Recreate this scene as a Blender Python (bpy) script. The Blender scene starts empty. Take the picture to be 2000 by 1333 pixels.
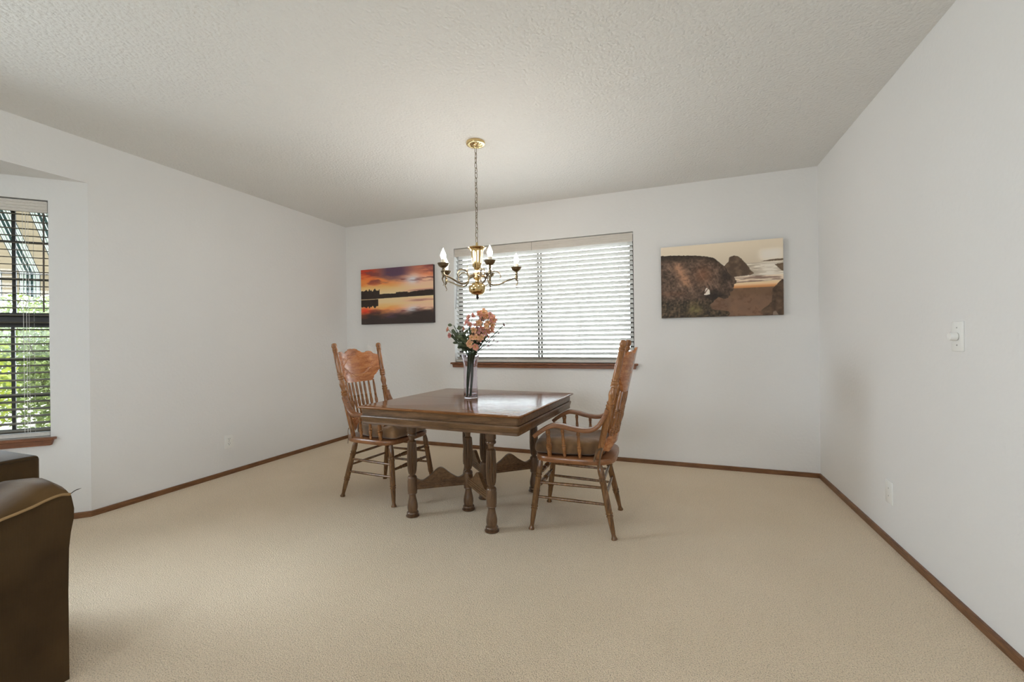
import bpy, bmesh, math, random
import numpy as np
from mathutils import Vector, Matrix, noise as mnoise

scene = bpy.context.scene
COL = scene.collection
PI = math.pi
rad = math.radians

# ------------------------------------------------------------------ camera
CAM_H = 1.103
cam_right = Vector((0.9363, 0.3510, -0.0120))
cam_fwd = Vector((-0.3510, 0.9363, -0.0006))
cd = bpy.data.cameras.new('camera')
cam = bpy.data.objects.new('camera', cd)
COL.objects.link(cam)
_f = cam_fwd.normalized()
_r = (cam_right - _f * cam_right.dot(_f)).normalized()
_u = _r.cross(_f)
cam.matrix_world = Matrix(((_r.x, _u.x, -_f.x, 0), (_r.y, _u.y, -_f.y, 0), (_r.z, _u.z, -_f.z, CAM_H), (0, 0, 0, 1)))
cd.sensor_width = 36.0
cd.sensor_fit = 'HORIZONTAL'
cd.lens = 835.04 / 2000 * 36
cd.clip_start = 0.02
scene.camera = cam

# ------------------------------------------------------------------ view, sky, sun
vs = scene.view_settings
scene.display_settings.display_device = 'sRGB'
vs.view_transform = 'Standard'
vs.look = 'None'
vs.gamma = 1.0
vs.exposure = 0.04
vs.use_curve_mapping = False
scene.cycles.use_denoising = True
scene.cycles.max_bounces = 14
scene.cycles.diffuse_bounces = 8
scene.cycles.glossy_bounces = 6
scene.cycles.transmission_bounces = 10
scene.cycles.transparent_max_bounces = 16
scene.cycles.sample_clamp_indirect = 6.0

world = bpy.data.worlds.new('daylight_sky')
scene.world = world
world.use_nodes = True
bg = world.node_tree.nodes['Background']
bg.inputs['Strength'].default_value = 4.6
_nt = world.node_tree
_tc = _nt.nodes.new('ShaderNodeTexCoord')
_sp = _nt.nodes.new('ShaderNodeSeparateXYZ')
_nt.links.new(_tc.outputs['Generated'], _sp.inputs[0])
_rp = _nt.nodes.new('ShaderNodeValToRGB')       # hazy horizon to a brighter high sky
_el = _rp.color_ramp.elements
_el[0].position = 0.0; _el[0].color = (0.80, 0.86, 0.92, 1)
_el[1].position = 0.75; _el[1].color = (1.0, 1.13, 1.27, 1)
_nt.links.new(_sp.outputs['Z'], _rp.inputs['Fac'])
_yp = _nt.nodes.new('ShaderNodeMapRange')         # sky boosted beyond the back window to brighten its reflection in the tabletop
_yp.inputs['From Min'].default_value = 0.55
_yp.inputs['From Max'].default_value = 0.98
_yp.inputs['To Min'].default_value = 1.0
_yp.inputs['To Max'].default_value = 4.5
_nt.links.new(_sp.outputs['Y'], _yp.inputs['Value'])
_vm = _nt.nodes.new('ShaderNodeVectorMath')
_vm.operation = 'SCALE'
_nt.links.new(_rp.outputs['Color'], _vm.inputs[0])
_nt.links.new(_yp.outputs['Result'], _vm.inputs['Scale'])
_nt.links.new(_vm.outputs['Vector'], bg.inputs['Color'])

sd = bpy.data.lights.new('sun', 'SUN')
sd.energy = 3.2
sd.angle = rad(1.0)
sd.color = (1.0, 0.95, 0.86)
sun = bpy.data.objects.new('sun', sd)
COL.objects.link(sun)
sun.rotation_euler = Vector((0.42, 0.10, -0.90)).to_track_quat('-Z', 'Y').to_euler()

# daylight through the bay; rear and side lamps are fill at added windows
def area_light(name, loc, direction, sx, sy, energy, color, spread=180):
    l = bpy.data.lights.new(name, 'AREA')
    l.shape = 'RECTANGLE'
    l.size = sx
    l.size_y = sy
    l.spread = rad(spread)
    l.energy = energy
    l.color = color
    o = bpy.data.objects.new(name, l)
    COL.objects.link(o)
    o.location = loc
    o.rotation_euler = Vector(direction).to_track_quat('-Z', 'Y').to_euler()
    return o

REAR_Y = -4.2
R_SIDE = 1.075
area_light('added_rear_fill', (-1.3, REAR_Y - 0.25, 1.75), (0.1, 1, -0.45), 2.0, 1.2, 34, (0.90, 0.96, 1.07), 120)
area_light('added_side_fill', (R_SIDE + 0.3, -0.75, 1.70), (-1, 0.30, -0.50), 1.2, 1.0, 19, (0.90, 0.96, 1.07), 120)
area_light('daylight_bay_window', (-4.55, 0.30, 1.5), (1, 0.05, -0.3), 0.9, 1.2, 50, (0.88, 0.96, 1.07), 130)

# ------------------------------------------------------------------ room dimensions
D, R, L, H = 3.972, 1.075, 3.53, 2.44      # back wall y, right wall x, left wall -x, ceiling
BH = 0.036                                  # visible baseboard height

# ------------------------------------------------------------------ helpers
def srgb(r, g, b):
    f = lambda c: (c / 255 / 12.92) if c / 255 <= 0.04045 else ((c / 255 + 0.055) / 1.055) ** 2.4
    return (f(r), f(g), f(b), 1.0)

def tag(o, label=None, cat=None, group=None, kind=None):
    if label: o['label'] = label
    if cat: o['category'] = cat
    if group: o['group'] = group
    if kind: o['kind'] = kind
    return o

def empty(name, loc=(0, 0, 0), rz=0.0):
    o = bpy.data.objects.new(name, None)
    o.empty_display_size = 0.1
    COL.objects.link(o)
    o.location = loc
    o.rotation_euler = (0, 0, rz)
    return o

def link(name, bm, mat, parent=None, angle=40, recalc=True):
    if recalc:
        bmesh.ops.recalc_face_normals(bm, faces=bm.faces[:])
    me = bpy.data.meshes.new(name)
    bm.to_mesh(me)
    bm.free()
    for p in me.polygons:
        p.use_smooth = True
    me.set_sharp_from_angle(angle=rad(angle))
    if mat is not None:
        for m in (mat if isinstance(mat, (list, tuple)) else [mat]):
            me.materials.append(m)
    o = bpy.data.objects.new(name, me)
    COL.objects.link(o)
    if parent is not None:
        o.parent = parent
    return o

def link_pivot(name, bm, mat, pivot, parent=None, angle=40):
    """same, with the object's own origin at pivot"""
    bmesh.ops.translate(bm, verts=bm.verts[:], vec=-Vector(pivot))
    o = link(name, bm, mat, parent, angle)
    o.location = pivot
    return o

def copy_tree(o, parent=None):
    c = o.copy()
    COL.objects.link(c)
    if parent is not None:
        c.parent = parent
    for ch in [x for x in o.children]:
        copy_tree(ch, c)
    return c

def add_box(bm, c, s, bevel=0.0, mat=None, seg=2):
    r = bmesh.ops.create_cube(bm, size=1.0)
    vs_ = r['verts']
    bmesh.ops.scale(bm, verts=vs_, vec=s)
    if bevel:
        es = list({e for v in vs_ for e in v.link_edges})
        rr = bmesh.ops.bevel(bm, geom=es, offset=bevel, segments=seg, affect='EDGES', profile=0.5)
        vs_ = list({v for f in rr['faces'] for v in f.verts} | set(v for v in vs_ if v.is_valid))
    M = Matrix.Translation(c) if mat is None else mat @ Matrix.Translation(c)
    bmesh.ops.transform(bm, matrix=M, verts=vs_)
    return vs_

def add_lathe(bm, prof, seg=24, M=None, rfun=None):
    """prof: list of (r, z)"""
    rings = []
    for (r, z) in prof:
        ring = []
        if r < 1e-6:
            ring = [bm.verts.new((0, 0, z))]
        else:
            for i in range(seg):
                a = 2 * PI * i / seg
                rr = r * (rfun(z, a) if rfun else 1.0)
                ring.append(bm.verts.new((rr * math.cos(a), rr * math.sin(a), z)))
        rings.append(ring)
    for a, b in zip(rings[:-1], rings[1:]):
        if len(a) == 1 and len(b) == 1:
            continue
        if len(a) == 1:
            for i in range(seg):
                bm.faces.new((a[0], b[i], b[(i + 1) % seg]))
        elif len(b) == 1:
            for i in range(seg):
                bm.faces.new((a[i], a[(i + 1) % seg], b[0]))
        else:
            for i in range(seg):
                j = (i + 1) % seg
                bm.faces.new((a[i], a[j], b[j], b[i]))
    for ring, flip in ((rings[0], True), (rings[-1], False)):
        if len(ring) > 2:
            bm.faces.new(ring[::-1] if flip else ring)
    if M is not None:
        bmesh.ops.transform(bm, matrix=M, verts=[v for ring in rings for v in ring])

def axis_matrix(A, B):
    A, B = Vector(A), Vector(B)
    q = (B - A).to_track_quat('Z', 'Y')
    return Matrix.Translation(A) @ q.to_matrix().to_4x4(), (B - A).length

def add_turned(bm, A, B, prof, seg=16, rfun=None):
    """prof: (t, r) with t 0..1 from A to B"""
    M, ln = axis_matrix(A, B)
    add_lathe(bm, [(r, t * ln) for t, r in prof], seg, M, rfun)

def add_tube(bm, pts, rads, seg=10, flat=None):
    pts = [Vector(p) for p in pts]
    n = len(pts)
    if not isinstance(rads, (list, tuple)):
        rads = [rads] * n
    tans = []
    for i in range(n):
        t = pts[min(i + 1, n - 1)] - pts[max(i - 1, 0)]
        tans.append(t.normalized() if t.length > 1e-9 else Vector((0, 0, 1)))
    up = Vector((0, 0, 1)) if abs(tans[0].z) < 0.9 else Vector((0, 1, 0))
    nrm = (up - tans[0] * up.dot(tans[0])).normalized()
    rings = []
    for i in range(n):
        nrm = (nrm - tans[i] * nrm.dot(tans[i])).normalized()
        bn = tans[i].cross(nrm)
        ring = []
        for k in range(seg):
            a = 2 * PI * k / seg
            ca, sa = math.cos(a), math.sin(a)
            if flat:
                ca *= flat[0]; sa *= flat[1]
            ring.append(bm.verts.new(pts[i] + (nrm * ca + bn * sa) * rads[i]))
        rings.append(ring)
    for a, b in zip(rings[:-1], rings[1:]):
        for k in range(seg):
            j = (k + 1) % seg
            bm.faces.new((a[k], a[j], b[j], b[k]))
    bm.faces.new(rings[0][::-1])
    bm.faces.new(rings[-1])

def spline(pts, n=8):
    """Catmull-Rom through pts"""
    P = [Vector(p) for p in pts]
    P = [P[0] * 2 - P[1]] + P + [P[-1] * 2 - P[-2]]
    out = []
    for i in range(1, len(P) - 2):
        for k in range(n):
            t = k / n
            a, b, c, d = P[i - 1], P[i], P[i + 1], P[i + 2]
            out.append(0.5 * ((2 * b) + (c - a) * t + (2 * a - 5 * b + 4 * c - d) * t * t + (3 * b - a - 3 * c + d) * t ** 3))
    out.append(P[-2])
    return out

def lerp_table(tab, x):
    if x <= tab[0][0]: return tab[0][1]
    for (x0, y0), (x1, y1) in zip(tab[:-1], tab[1:]):
        if x <= x1:
            t = (x - x0) / (x1 - x0)
            t = t * t * (3 - 2 * t)
            return y0 + (y1 - y0) * t
    return tab[-1][1]

def add_prism(bm, poly, M, th):
    """poly in local (x, z), extruded +-th/2 along local y"""
    a = [bm.verts.new(M @ Vector((x, -th / 2, z))) for x, z in poly]
    b = [bm.verts.new(M @ Vector((x, th / 2, z))) for x, z in poly]
    n = len(poly)
    fa = bm.faces.new(a)
    fb = bm.faces.new(b[::-1])
    for i in range(n):
        j = (i + 1) % n
        bm.faces.new((a[i], b[i], b[j], a[j]))
    return fa, fb

# ------------------------------------------------------------------ materials
MATS = {}
def newmat(name):
    m = bpy.data.materials.new(name)
    m.use_nodes = True
    nt = m.node_tree
    b = nt.nodes['Principled BSDF']
    MATS[name] = m
    return m, nt, b

def N(nt, typ, **kw):
    n = nt.nodes.new(typ)
    for k, v in kw.items():
        if k in n.inputs.keys():
            n.inputs[k].default_value = v
        else:
            setattr(n, k, v)
    return n

def texco(nt, kind='Object', scale=(1, 1, 1), rot=(0, 0, 0)):
    tc = nt.nodes.new('ShaderNodeTexCoord')
    mp = nt.nodes.new('ShaderNodeMapping')
    mp.inputs['Scale'].default_value = scale
    mp.inputs['Rotation'].default_value = rot
    nt.links.new(tc.outputs[kind], mp.inputs['Vector'])
    return mp.outputs['Vector']

def ramp(nt, fac, stops):
    r = nt.nodes.new('ShaderNodeValToRGB')
    el = r.color_ramp.elements
    while len(el) < len(stops):
        el.new(0.5)
    for e, (p, c) in zip(el, stops):
        e.position = p
        e.color = c
    nt.links.new(fac, r.inputs['Fac'])
    return r.outputs['Color']

def bump(nt, b, height, strength, dist):
    bp = nt.nodes.new('ShaderNodeBump')
    bp.inputs['Strength'].default_value = strength
    bp.inputs['Distance'].default_value = dist
    nt.links.new(height, bp.inputs['Height'])
    nt.links.new(bp.outputs['Normal'], b.inputs['Normal'])

def plain(name, col, rough=0.5, metal=0.0, spec=0.5, nscale=0, nstr=0.0, ndist=0.001, var=0.0):
    m, nt, b = newmat(name)
    b.inputs['Base Color'].default_value = col
    b.inputs['Roughness'].default_value = rough
    b.inputs['Metallic'].default_value = metal
    b.inputs['Specular IOR Level'].default_value = spec
    v = texco(nt)
    n = N(nt, 'ShaderNodeTexNoise', Scale=nscale or 30.0, Detail=3.0)
    nt.links.new(v, n.inputs['Vector'])
    if var:
        c0 = tuple(c * (1 - var) for c in col[:3]) + (1,)
        c1 = tuple(min(1, c * (1 + var)) for c in col[:3]) + (1,)
        nt.links.new(ramp(nt, n.outputs['Fac'], [(0.3, c0), (0.7, c1)]), b.inputs['Base Color'])
    if nstr:
        bump(nt, b, n.outputs['Fac'], nstr, ndist)
    return m

def wood(name, c_dark, c_mid, c_light, rough=0.35, scale=(1, 1, 1), grain=14.0, spec=0.5, coat=0.0, rot=(0, 0, 0)):
    """grain runs along the local axis whose scale is smallest"""
    m, nt, b = newmat(name)
    v = texco(nt, 'Object', scale, rot)
    n1 = N(nt, 'ShaderNodeTexNoise', Scale=grain, Detail=6.0, Roughness=0.65, Distortion=0.6)
    nt.links.new(v, n1.inputs['Vector'])
    n2 = N(nt, 'ShaderNodeTexNoise', Scale=grain * 7, Detail=3.0, Roughness=0.6)
    nt.links.new(v, n2.inputs['Vector'])
    mx = nt.nodes.new('ShaderNodeMath'); mx.operation = 'MULTIPLY_ADD'
    nt.links.new(n2.outputs['Fac'], mx.inputs[0]); mx.inputs[1].default_value = 0.35
    nt.links.new(n1.outputs['Fac'], mx.inputs[2])
    nt.links.new(ramp(nt, mx.outputs[0], [(0.42, c_dark), (0.66, c_mid), (0.92, c_light)]), b.inputs['Base Color'])
    b.inputs['Roughness'].default_value = rough
    b.inputs['Specular IOR Level'].default_value = spec
    b.inputs['Coat Weight'].default_value = coat
    b.inputs['Coat Roughness'].default_value = 0.12
    bump(nt, b, n2.outputs['Fac'], 0.12, 0.0006)
    return m

def wall_mat(name, col, sc, st, dist):
    m, nt, b = newmat(name)
    v = texco(nt)
    b.inputs['Base Color'].default_value = col
    b.inputs['Roughness'].default_value = 0.75
    b.inputs['Specular IOR Level'].default_value = 0.25
    n = N(nt, 'ShaderNodeTexNoise', Scale=sc, Detail=4.0, Roughness=0.55)
    nt.links.new(v, n.inputs['Vector'])
    vo = N(nt, 'ShaderNodeTexVoronoi', Scale=sc * 0.8)
    nt.links.new(v, vo.inputs['Vector'])
    ad = nt.nodes.new('ShaderNodeMath'); ad.operation = 'MULTIPLY_ADD'
    nt.links.new(vo.outputs['Distance'], ad.inputs[0]); ad.inputs[1].default_value = -0.5
    nt.links.new(n.outputs['Fac'], ad.inputs[2])
    bump(nt, b, ad.outputs[0], st, dist)
    return m

M_wall = wall_mat('painted_wall', (0.795, 0.79, 0.785, 1), 55, 0.35, 0.004)
M_ceil = wall_mat('textured_ceiling', (0.79, 0.79, 0.78, 1), 70, 0.8, 0.008)

# carpet: cut loops
def carpet():
    m, nt, b = newmat('beige_loop_carpet')
    v = texco(nt)
    n1 = N(nt, 'ShaderNodeTexNoise', Scale=240.0, Detail=3.0, Roughness=0.6)
    nt.links.new(v, n1.inputs['Vector'])
    n2 = N(nt, 'ShaderNodeTexNoise', Scale=1.3, Detail=3.0)
    nt.links.new(v, n2.inputs['Vector'])
    vo = N(nt, 'ShaderNodeTexVoronoi', Scale=210.0)
    nt.links.new(v, vo.inputs['Vector'])
    c1 = ramp(nt, n1.outputs['Fac'], [(0.30, (0.36, 0.275, 0.185, 1)), (0.46, (0.86, 0.71, 0.525, 1)), (0.66, (0.97, 0.83, 0.655, 1))])
    c2 = ramp(nt, n2.outputs['Fac'], [(0.35, (0.94, 0.93, 0.91, 1)), (0.65, (1, 1, 1, 1))])
    mx = nt.nodes.new('ShaderNodeMix'); mx.data_type = 'RGBA'; mx.blend_type = 'MULTIPLY'
    mx.inputs[0].default_value = 1.0
    nt.links.new(c1, mx.inputs[6]); nt.links.new(c2, mx.inputs[7])
    nt.links.new(mx.outputs[2], b.inputs['Base Color'])
    b.inputs['Roughness'].default_value = 0.95
    b.inputs['Specular IOR Level'].default_value = 0.1
    b.inputs['Sheen Weight'].default_value = 0.15
    ad = nt.nodes.new('ShaderNodeMath'); ad.operation = 'SUBTRACT'
    nt.links.new(n1.outputs['Fac'], ad.inputs[0]); nt.links.new(vo.outputs['Distance'], ad.inputs[1])
    bump(nt, b, ad.outputs[0], 0.8, 0.005)
    return m
M_carpet = carpet()

M_base = wood('walnut_trim', srgb(76, 48, 26), srgb(116, 78, 48), srgb(146, 104, 68), 0.4, (1, 1, 12), 10)
M_sill = wood('stained_sill', srgb(84, 46, 22), srgb(122, 72, 40), srgb(146, 94, 58), 0.4, (1.5, 1.5, 14), 9)
M_table = wood('walnut_table', srgb(62, 43, 27), srgb(100, 73, 48), srgb(130, 98, 68), 0.33, (1.6, 16, 16), 4.0, 0.4, 0.0)
M_tabletop = wood('walnut_tabletop', srgb(84, 52, 27), srgb(124, 81, 47), srgb(150, 103, 63), 0.13, (1.4, 15, 15), 3.5, 0.15, 0.0)
M_leg = wood('walnut_turned_leg', srgb(56, 39, 25), srgb(92, 66, 44), srgb(122, 92, 64), 0.28, (14, 14, 1.6), 4.0, 0.5, 0.3)
M_oak = wood('oak_turned', srgb(84, 50, 24), srgb(140, 92, 52), srgb(180, 128, 80), 0.24, (16, 16, 1.8), 4.0, 0.5, 0.25)
M_oakx = wood('oak_flat', srgb(96, 58, 30), srgb(132, 84, 48), srgb(160, 110, 68), 0.34, (2, 16, 16), 4.0, 0.5, 0.25)
M_press = wood('oak_pressed_panel', srgb(126, 70, 32), srgb(170, 104, 56), srgb(204, 140, 86), 0.25, (16, 2.0, 16), 3.0, 0.5, 0.35)
M_oakleg = wood('oak_leg', srgb(64, 42, 22), srgb(108, 74, 42), srgb(146, 106, 66), 0.22, (16, 16, 1.8), 4.0, 0.5, 0.3)
M_white = plain('white_plastic', (0.86, 0.86, 0.84, 1), 0.35)
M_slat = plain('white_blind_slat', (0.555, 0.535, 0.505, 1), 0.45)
M_slat_shaded = plain('shaded_blind_slat', (0.15, 0.135, 0.105, 1), 0.85, spec=0.1)  # white slats of the bay blind, their backlit shade put into the colour
M_valance = wood('whitewashed_valance', (0.56, 0.52, 0.47, 1), (0.64, 0.60, 0.55, 1), (0.70, 0.66, 0.61, 1), 0.5, (1, 12, 22), 6)
M_bronze = plain('dark_bronze_frame', (0.030, 0.024, 0.018, 1), 0.45)
M_dark = plain('dark_slot', (0.02, 0.02, 0.02, 1), 0.6)
M_cord = plain('blind_cord', (0.70, 0.69, 0.66, 1), 0.8)
M_wand = plain('dark_wand', (0.10, 0.08, 0.06, 1), 0.5)
M_wandgrey = plain('grey_wand', (0.33, 0.34, 0.36, 1), 0.4)
M_metal = plain('screw_metal', (0.55, 0.54, 0.52, 1), 0.35, 1.0)
M_brass = plain('polished_brass', (0.70, 0.53, 0.27, 1), 0.15, 1.0, nscale=60, nstr=0.05, ndist=0.0005)
M_brassdk = plain('antique_brass', (0.22, 0.175, 0.115, 1), 0.30, 1.0, nscale=90, nstr=0.25, ndist=0.0008, var=0.25)
M_finial = plain('dark_finial', (0.06, 0.05, 0.05, 1), 0.4, 0.8)
M_candle = plain('ivory_candle_sleeve', (0.80, 0.74, 0.62, 1), 0.5)
M_stem = plain('green_stem', (0.035, 0.06, 0.028, 1), 0.6, var=0.3)
M_leaf = plain('eucalyptus_leaf', (0.078, 0.098, 0.046, 1), 0.5, nscale=25, var=0.45)
M_twig = plain('brown_twig', (0.05, 0.04, 0.035, 1), 0.7)
M_peach = plain('peach_petal', srgb(228, 178, 140), 0.6, nscale=35, var=0.22)
M_salmon = plain('salmon_petal', srgb(216, 152, 130), 0.6, nscale=35, var=0.22)
M_pink = plain('dusty_pink_petal', srgb(206, 148, 142), 0.6, nscale=35, var=0.22)
M_mauve = plain('mauve_petal', srgb(130, 84, 92), 0.6, nscale=35, var=0.25)
M_pollen = plain('yellow_flower_centre', srgb(190, 160, 80), 0.7, nscale=200, var=0.3)

def cushion_mat():
    m, nt, b = newmat('brown_microsuede')
    v = texco(nt)
    n = N(nt, 'ShaderNodeTexNoise', Scale=7.0, Detail=5.0)
    nt.links.new(v, n.inputs['Vector'])
    nt.links.new(ramp(nt, n.outputs['Fac'], [(0.35, srgb(92, 68, 44)), (0.65, srgb(150, 114, 76))]), b.inputs['Base Color'])
    b.inputs['Roughness'].default_value = 0.85
    b.inputs['Sheen Weight'].default_value = 0.4
    n2 = N(nt, 'ShaderNodeTexNoise', Scale=400.0)
    nt.links.new(v, n2.inputs['Vector'])
    bump(nt, b, n2.outputs['Fac'], 0.3, 0.001)
    return m
M_cushion = cushion_mat()

def corduroy(name, axis, c0, c1):
    m, nt, b = newmat(name)
    v = texco(nt)
    w = N(nt, 'ShaderNodeTexWave', Scale=170.0, Distortion=2.0, Detail=2.0)
    w.wave_type = 'BANDS'; w.bands_direction = axis
    w.inputs['Detail Scale'].default_value = 1.5
    nt.links.new(v, w.inputs['Vector'])
    n = N(nt, 'ShaderNodeTexNoise', Scale=5.0, Detail=4.0)
    nt.links.new(v, n.inputs['Vector'])
    mx = nt.nodes.new('ShaderNodeMath'); mx.operation = 'MULTIPLY_ADD'
    nt.links.new(w.outputs['Fac'], mx.inputs[0]); mx.inputs[1].default_value = 0.22
    nt.links.new(n.outputs['Fac'], mx.inputs[2])
    nt.links.new(ramp(nt, mx.outputs[0], [(0.38, c0), (0.82, c1)]), b.inputs['Base Color'])
    b.inputs['Roughness'].default_value = 0.9
    b.inputs['Sheen Weight'].default_value = 0.30
    b.inputs['Sheen Roughness'].default_value = 0.25
    b.inputs['Specular IOR Level'].default_value = 0.15
    bump(nt, b, w.outputs['Fac'], 0.35, 0.0012)
    return m
M_cordy = corduroy('brown_corduroy', 'Y', srgb(46, 33, 18), srgb(74, 56, 33))
THREAD = [(-1.866, 0.795, 0.612), (-1.872, 0.8085, 0.6125), (-1.88, 0.8247, 0.6177), (-1.885, 0.836, 0.6185), (-1.89, 0.846, 0.6185)]
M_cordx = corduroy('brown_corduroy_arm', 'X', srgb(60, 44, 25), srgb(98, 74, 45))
M_piping = plain('tan_piping', srgb(142, 112, 72), 0.75, nscale=300, nstr=0.3, ndist=0.001)

def glass_pane():
    m, nt, b = newmat('window_glass')
    nt.nodes.remove(b)
    out = nt.nodes['Material Output']
    t = nt.nodes.new('ShaderNodeBsdfTransparent'); t.inputs['Color'].default_value = (0.95, 0.97, 0.96, 1)
    g = nt.nodes.new('ShaderNodeBsdfGlossy'); g.inputs['Roughness'].default_value = 0.02
    fr = N(nt, 'ShaderNodeFresnel', IOR=1.35)
    mx = nt.nodes.new('ShaderNodeMixShader')
    nt.links.new(fr.outputs[0], mx.inputs[0]); nt.links.new(t.outputs[0], mx.inputs[1]); nt.links.new(g.outputs[0], mx.inputs[2])
    nt.links.new(mx.outputs[0], out.inputs['Surface'])
    return m
M_glass = glass_pane()

def vase_glass():
    m, nt, b = newmat('lilac_vase_glass')
    b.inputs['Base Color'].default_value = (0.93, 0.90, 0.96, 1)
    b.inputs['Roughness'].default_value = 0.03
    b.inputs['Transmission Weight'].default_value = 1.0
    b.inputs['IOR'].default_value = 1.42
    v = texco(nt)
    n = N(nt, 'ShaderNodeTexNoise', Scale=18.0)
    nt.links.new(v, n.inputs['Vector'])
    bump(nt, b, n.outputs['Fac'], 0.25, 0.004)
    return m
M_vase = vase_glass()

def bulb_mat():
    m, nt, b = newmat('lit_flame_bulb')
    b.inputs['Base Color'].default_value = (1, 0.95, 0.85, 1)
    b.inputs['Emission Color'].default_value = (1.0, 0.91, 0.80, 1)
    b.inputs['Emission Strength'].default_value = 200.0
    return m
M_bulb = bulb_mat()

# ------------------------------------------------------------------ structure
def frame_matrix(P, d, n):
    """local x along d, local y along outward n, z up, origin P"""
    d, n = Vector(d).normalized(), Vector(n).normalized()
    return Matrix(((d.x, n.x, 0, P[0]), (d.y, n.y, 0, P[1]), (d.z, n.z, 1, P[2]), (0, 0, 0, 1)))

def wall_panel(name, M, s0, s1, z0, z1, th, holes=(), mat=None):
    """slab from local y 0 (room face) to th, rectangular holes (a, b, c, d)"""
    bm = bmesh.new()
    xs = sorted({s0, s1} | {h[0] for h in holes} | {h[1] for h in holes})
    zs = sorted({z0, z1} | {h[2] for h in holes} | {h[3] for h in holes})
    inhole = lambda x, z: any(h[0] < x < h[1] and h[2] < z < h[3] for h in holes)
    V = {}
    def v(x, y, z):
        k = (round(x, 5), y, round(z, 5))
        if k not in V:
            V[k] = bm.verts.new(M @ Vector((x, y, z)))
        return V[k]
    solid = lambda i, k: 0 <= i < len(xs) - 1 and 0 <= k < len(zs) - 1 and not inhole((xs[i] + xs[i + 1]) / 2, (zs[k] + zs[k + 1]) / 2)
    for i in range(len(xs) - 1):
        for k in range(len(zs) - 1):
            if not solid(i, k):
                continue
            a, b, c, d = xs[i], xs[i + 1], zs[k], zs[k + 1]
            bm.faces.new((v(a, 0, c), v(b, 0, c), v(b, 0, d), v(a, 0, d)))
            bm.faces.new((v(a, th, c), v(a, th, d), v(b, th, d), v(b, th, c)))
            if not solid(i - 1, k): bm.faces.new((v(a, 0, c), v(a, 0, d), v(a, th, d), v(a, th, c)))
            if not solid(i + 1, k): bm.faces.new((v(b, 0, c), v(b, th, c), v(b, th, d), v(b, 0, d)))
            if not solid(i, k - 1): bm.faces.new((v(a, 0, c), v(a, th, c), v(b, th, c), v(b, 0, c)))
            if not solid(i, k + 1): bm.faces.new((v(a, 0, d), v(b, 0, d), v(b, th, d), v(a, th, d)))
    o = link(name, bm, mat or M_wall, angle=30)
    tag(o, kind='structure')
    return o

def slab(name, pts, z0, z1, mat):
    bm = bmesh.new()
    a = [bm.verts.new((x, y, z0)) for x, y in pts]
    b = [bm.verts.new((x, y, z1)) for x, y in pts]
    bm.faces.new(a); bm.faces.new(b[::-1])
    n = len(pts)
    for i in range(n):
        bm.faces.new((a[i], a[(i + 1) % n], b[(i + 1) % n], b[i]))
    o = link(name, bm, mat, angle=30)
    tag(o, kind='structure')
    return o

WT = 0.15
BAYA = rad(45)
BP0 = Vector((-L, 1.63, 0)); BLEN = 1.02
bd = Vector((-math.cos(BAYA), -math.sin(BAYA), 0)); bn = Vector((bd.y, -bd.x, 0))
BP1 = BP0 + bd * BLEN
BP2 = Vector((BP1.x, -1.0, 0)); BP3 = Vector((-L, -1.0 - BLEN * math.sin(BAYA), 0))
SOFFIT = 2.156

floor = slab('floor', [(-L - 0.9, REAR_Y - .1), (R + .1, REAR_Y - .1), (R + .1, D + .1), (-L - 0.1, D + .1), (-L - 0.1, BP0.y + .05), (BP1.x - .1, BP1.y + .05), (-L - 0.9, BP2.y)], -0.06, 0.0, M_carpet)
slab('ceiling', [(-L - .1, REAR_Y - .1), (R + .1, REAR_Y - .1), (R + .1, D + .1), (-L - .1, D + .1)], H, H + .1, M_ceil)

# back window opening in back-wall local coords: local x = world x
WX0, WX1, WZ0, WZ1 = -2.128, -0.319, 0.885, 2.071
MB = frame_matrix((0, D, 0), (1, 0, 0), (0, 1, 0))
wall_panel('wall_back', MB, -L - WT, R + WT, 0, H, WT, [(WX0, WX1, WZ0, WZ1)])
MR = frame_matrix((R, 0, 0), (0, 1, 0), (1, 0, 0))
wall_panel('wall_right', MR, REAR_Y - WT, D, 0, H, WT, [(-1.35, -0.15, 0.9, 2.0)])
ML = frame_matrix((-L, 0, 0), (0, 1, 0), (-1, 0, 0))
wall_panel('wall_left', ML, REAR_Y - WT, D, 0, H, 0.13, [(BP3.y, BP0.y, -0.01, SOFFIT)])
# rear wall behind the camera, with an opening added to let light in
MRe = frame_matrix((0, REAR_Y, 0), (1, 0, 0), (0, -1, 0))
wall_panel('wall_rear', MRe, -L - WT, R + WT, 0, H, WT, [(-2.3, -0.3, 0.9, 2.1)])
# bay
MBay = frame_matrix(BP0, bd, bn)
BW0, BW1, BWZ0, BWZ1 = 0.190, 0.83, 0.535, 2.02
wall_panel('wall_bay_right', MBay, 0.0, BLEN + 0.06, 0, SOFFIT, 0.13, [(BW0, BW1, BWZ0, BWZ1)])
MBf = frame_matrix((BP1.x, BP1.y, 0), (0, -1, 0), (-1, 0, 0))
wall_panel('wall_bay_front', MBf, 0, BP1.y - BP2.y, 0, SOFFIT, 0.13, [(0.2, BP1.y - BP2.y - 0.2, BWZ0, BWZ1)])
MBl = frame_matrix(BP2, (BP3 - BP2).normalized(), ((BP3 - BP2).normalized().y, -(BP3 - BP2).normalized().x, 0))
wall_panel('wall_bay_left', MBl, -0.05, BLEN, 0, SOFFIT, 0.13)
slab('ceiling_bay', [(-L - .13, BP0.y + .02), (BP1.x - .1, BP1.y + .1), (BP1.x - .1, BP2.y - .1), (-L - .13, BP3.y - .02)], SOFFIT, SOFFIT + .08, M_ceil)

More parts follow.
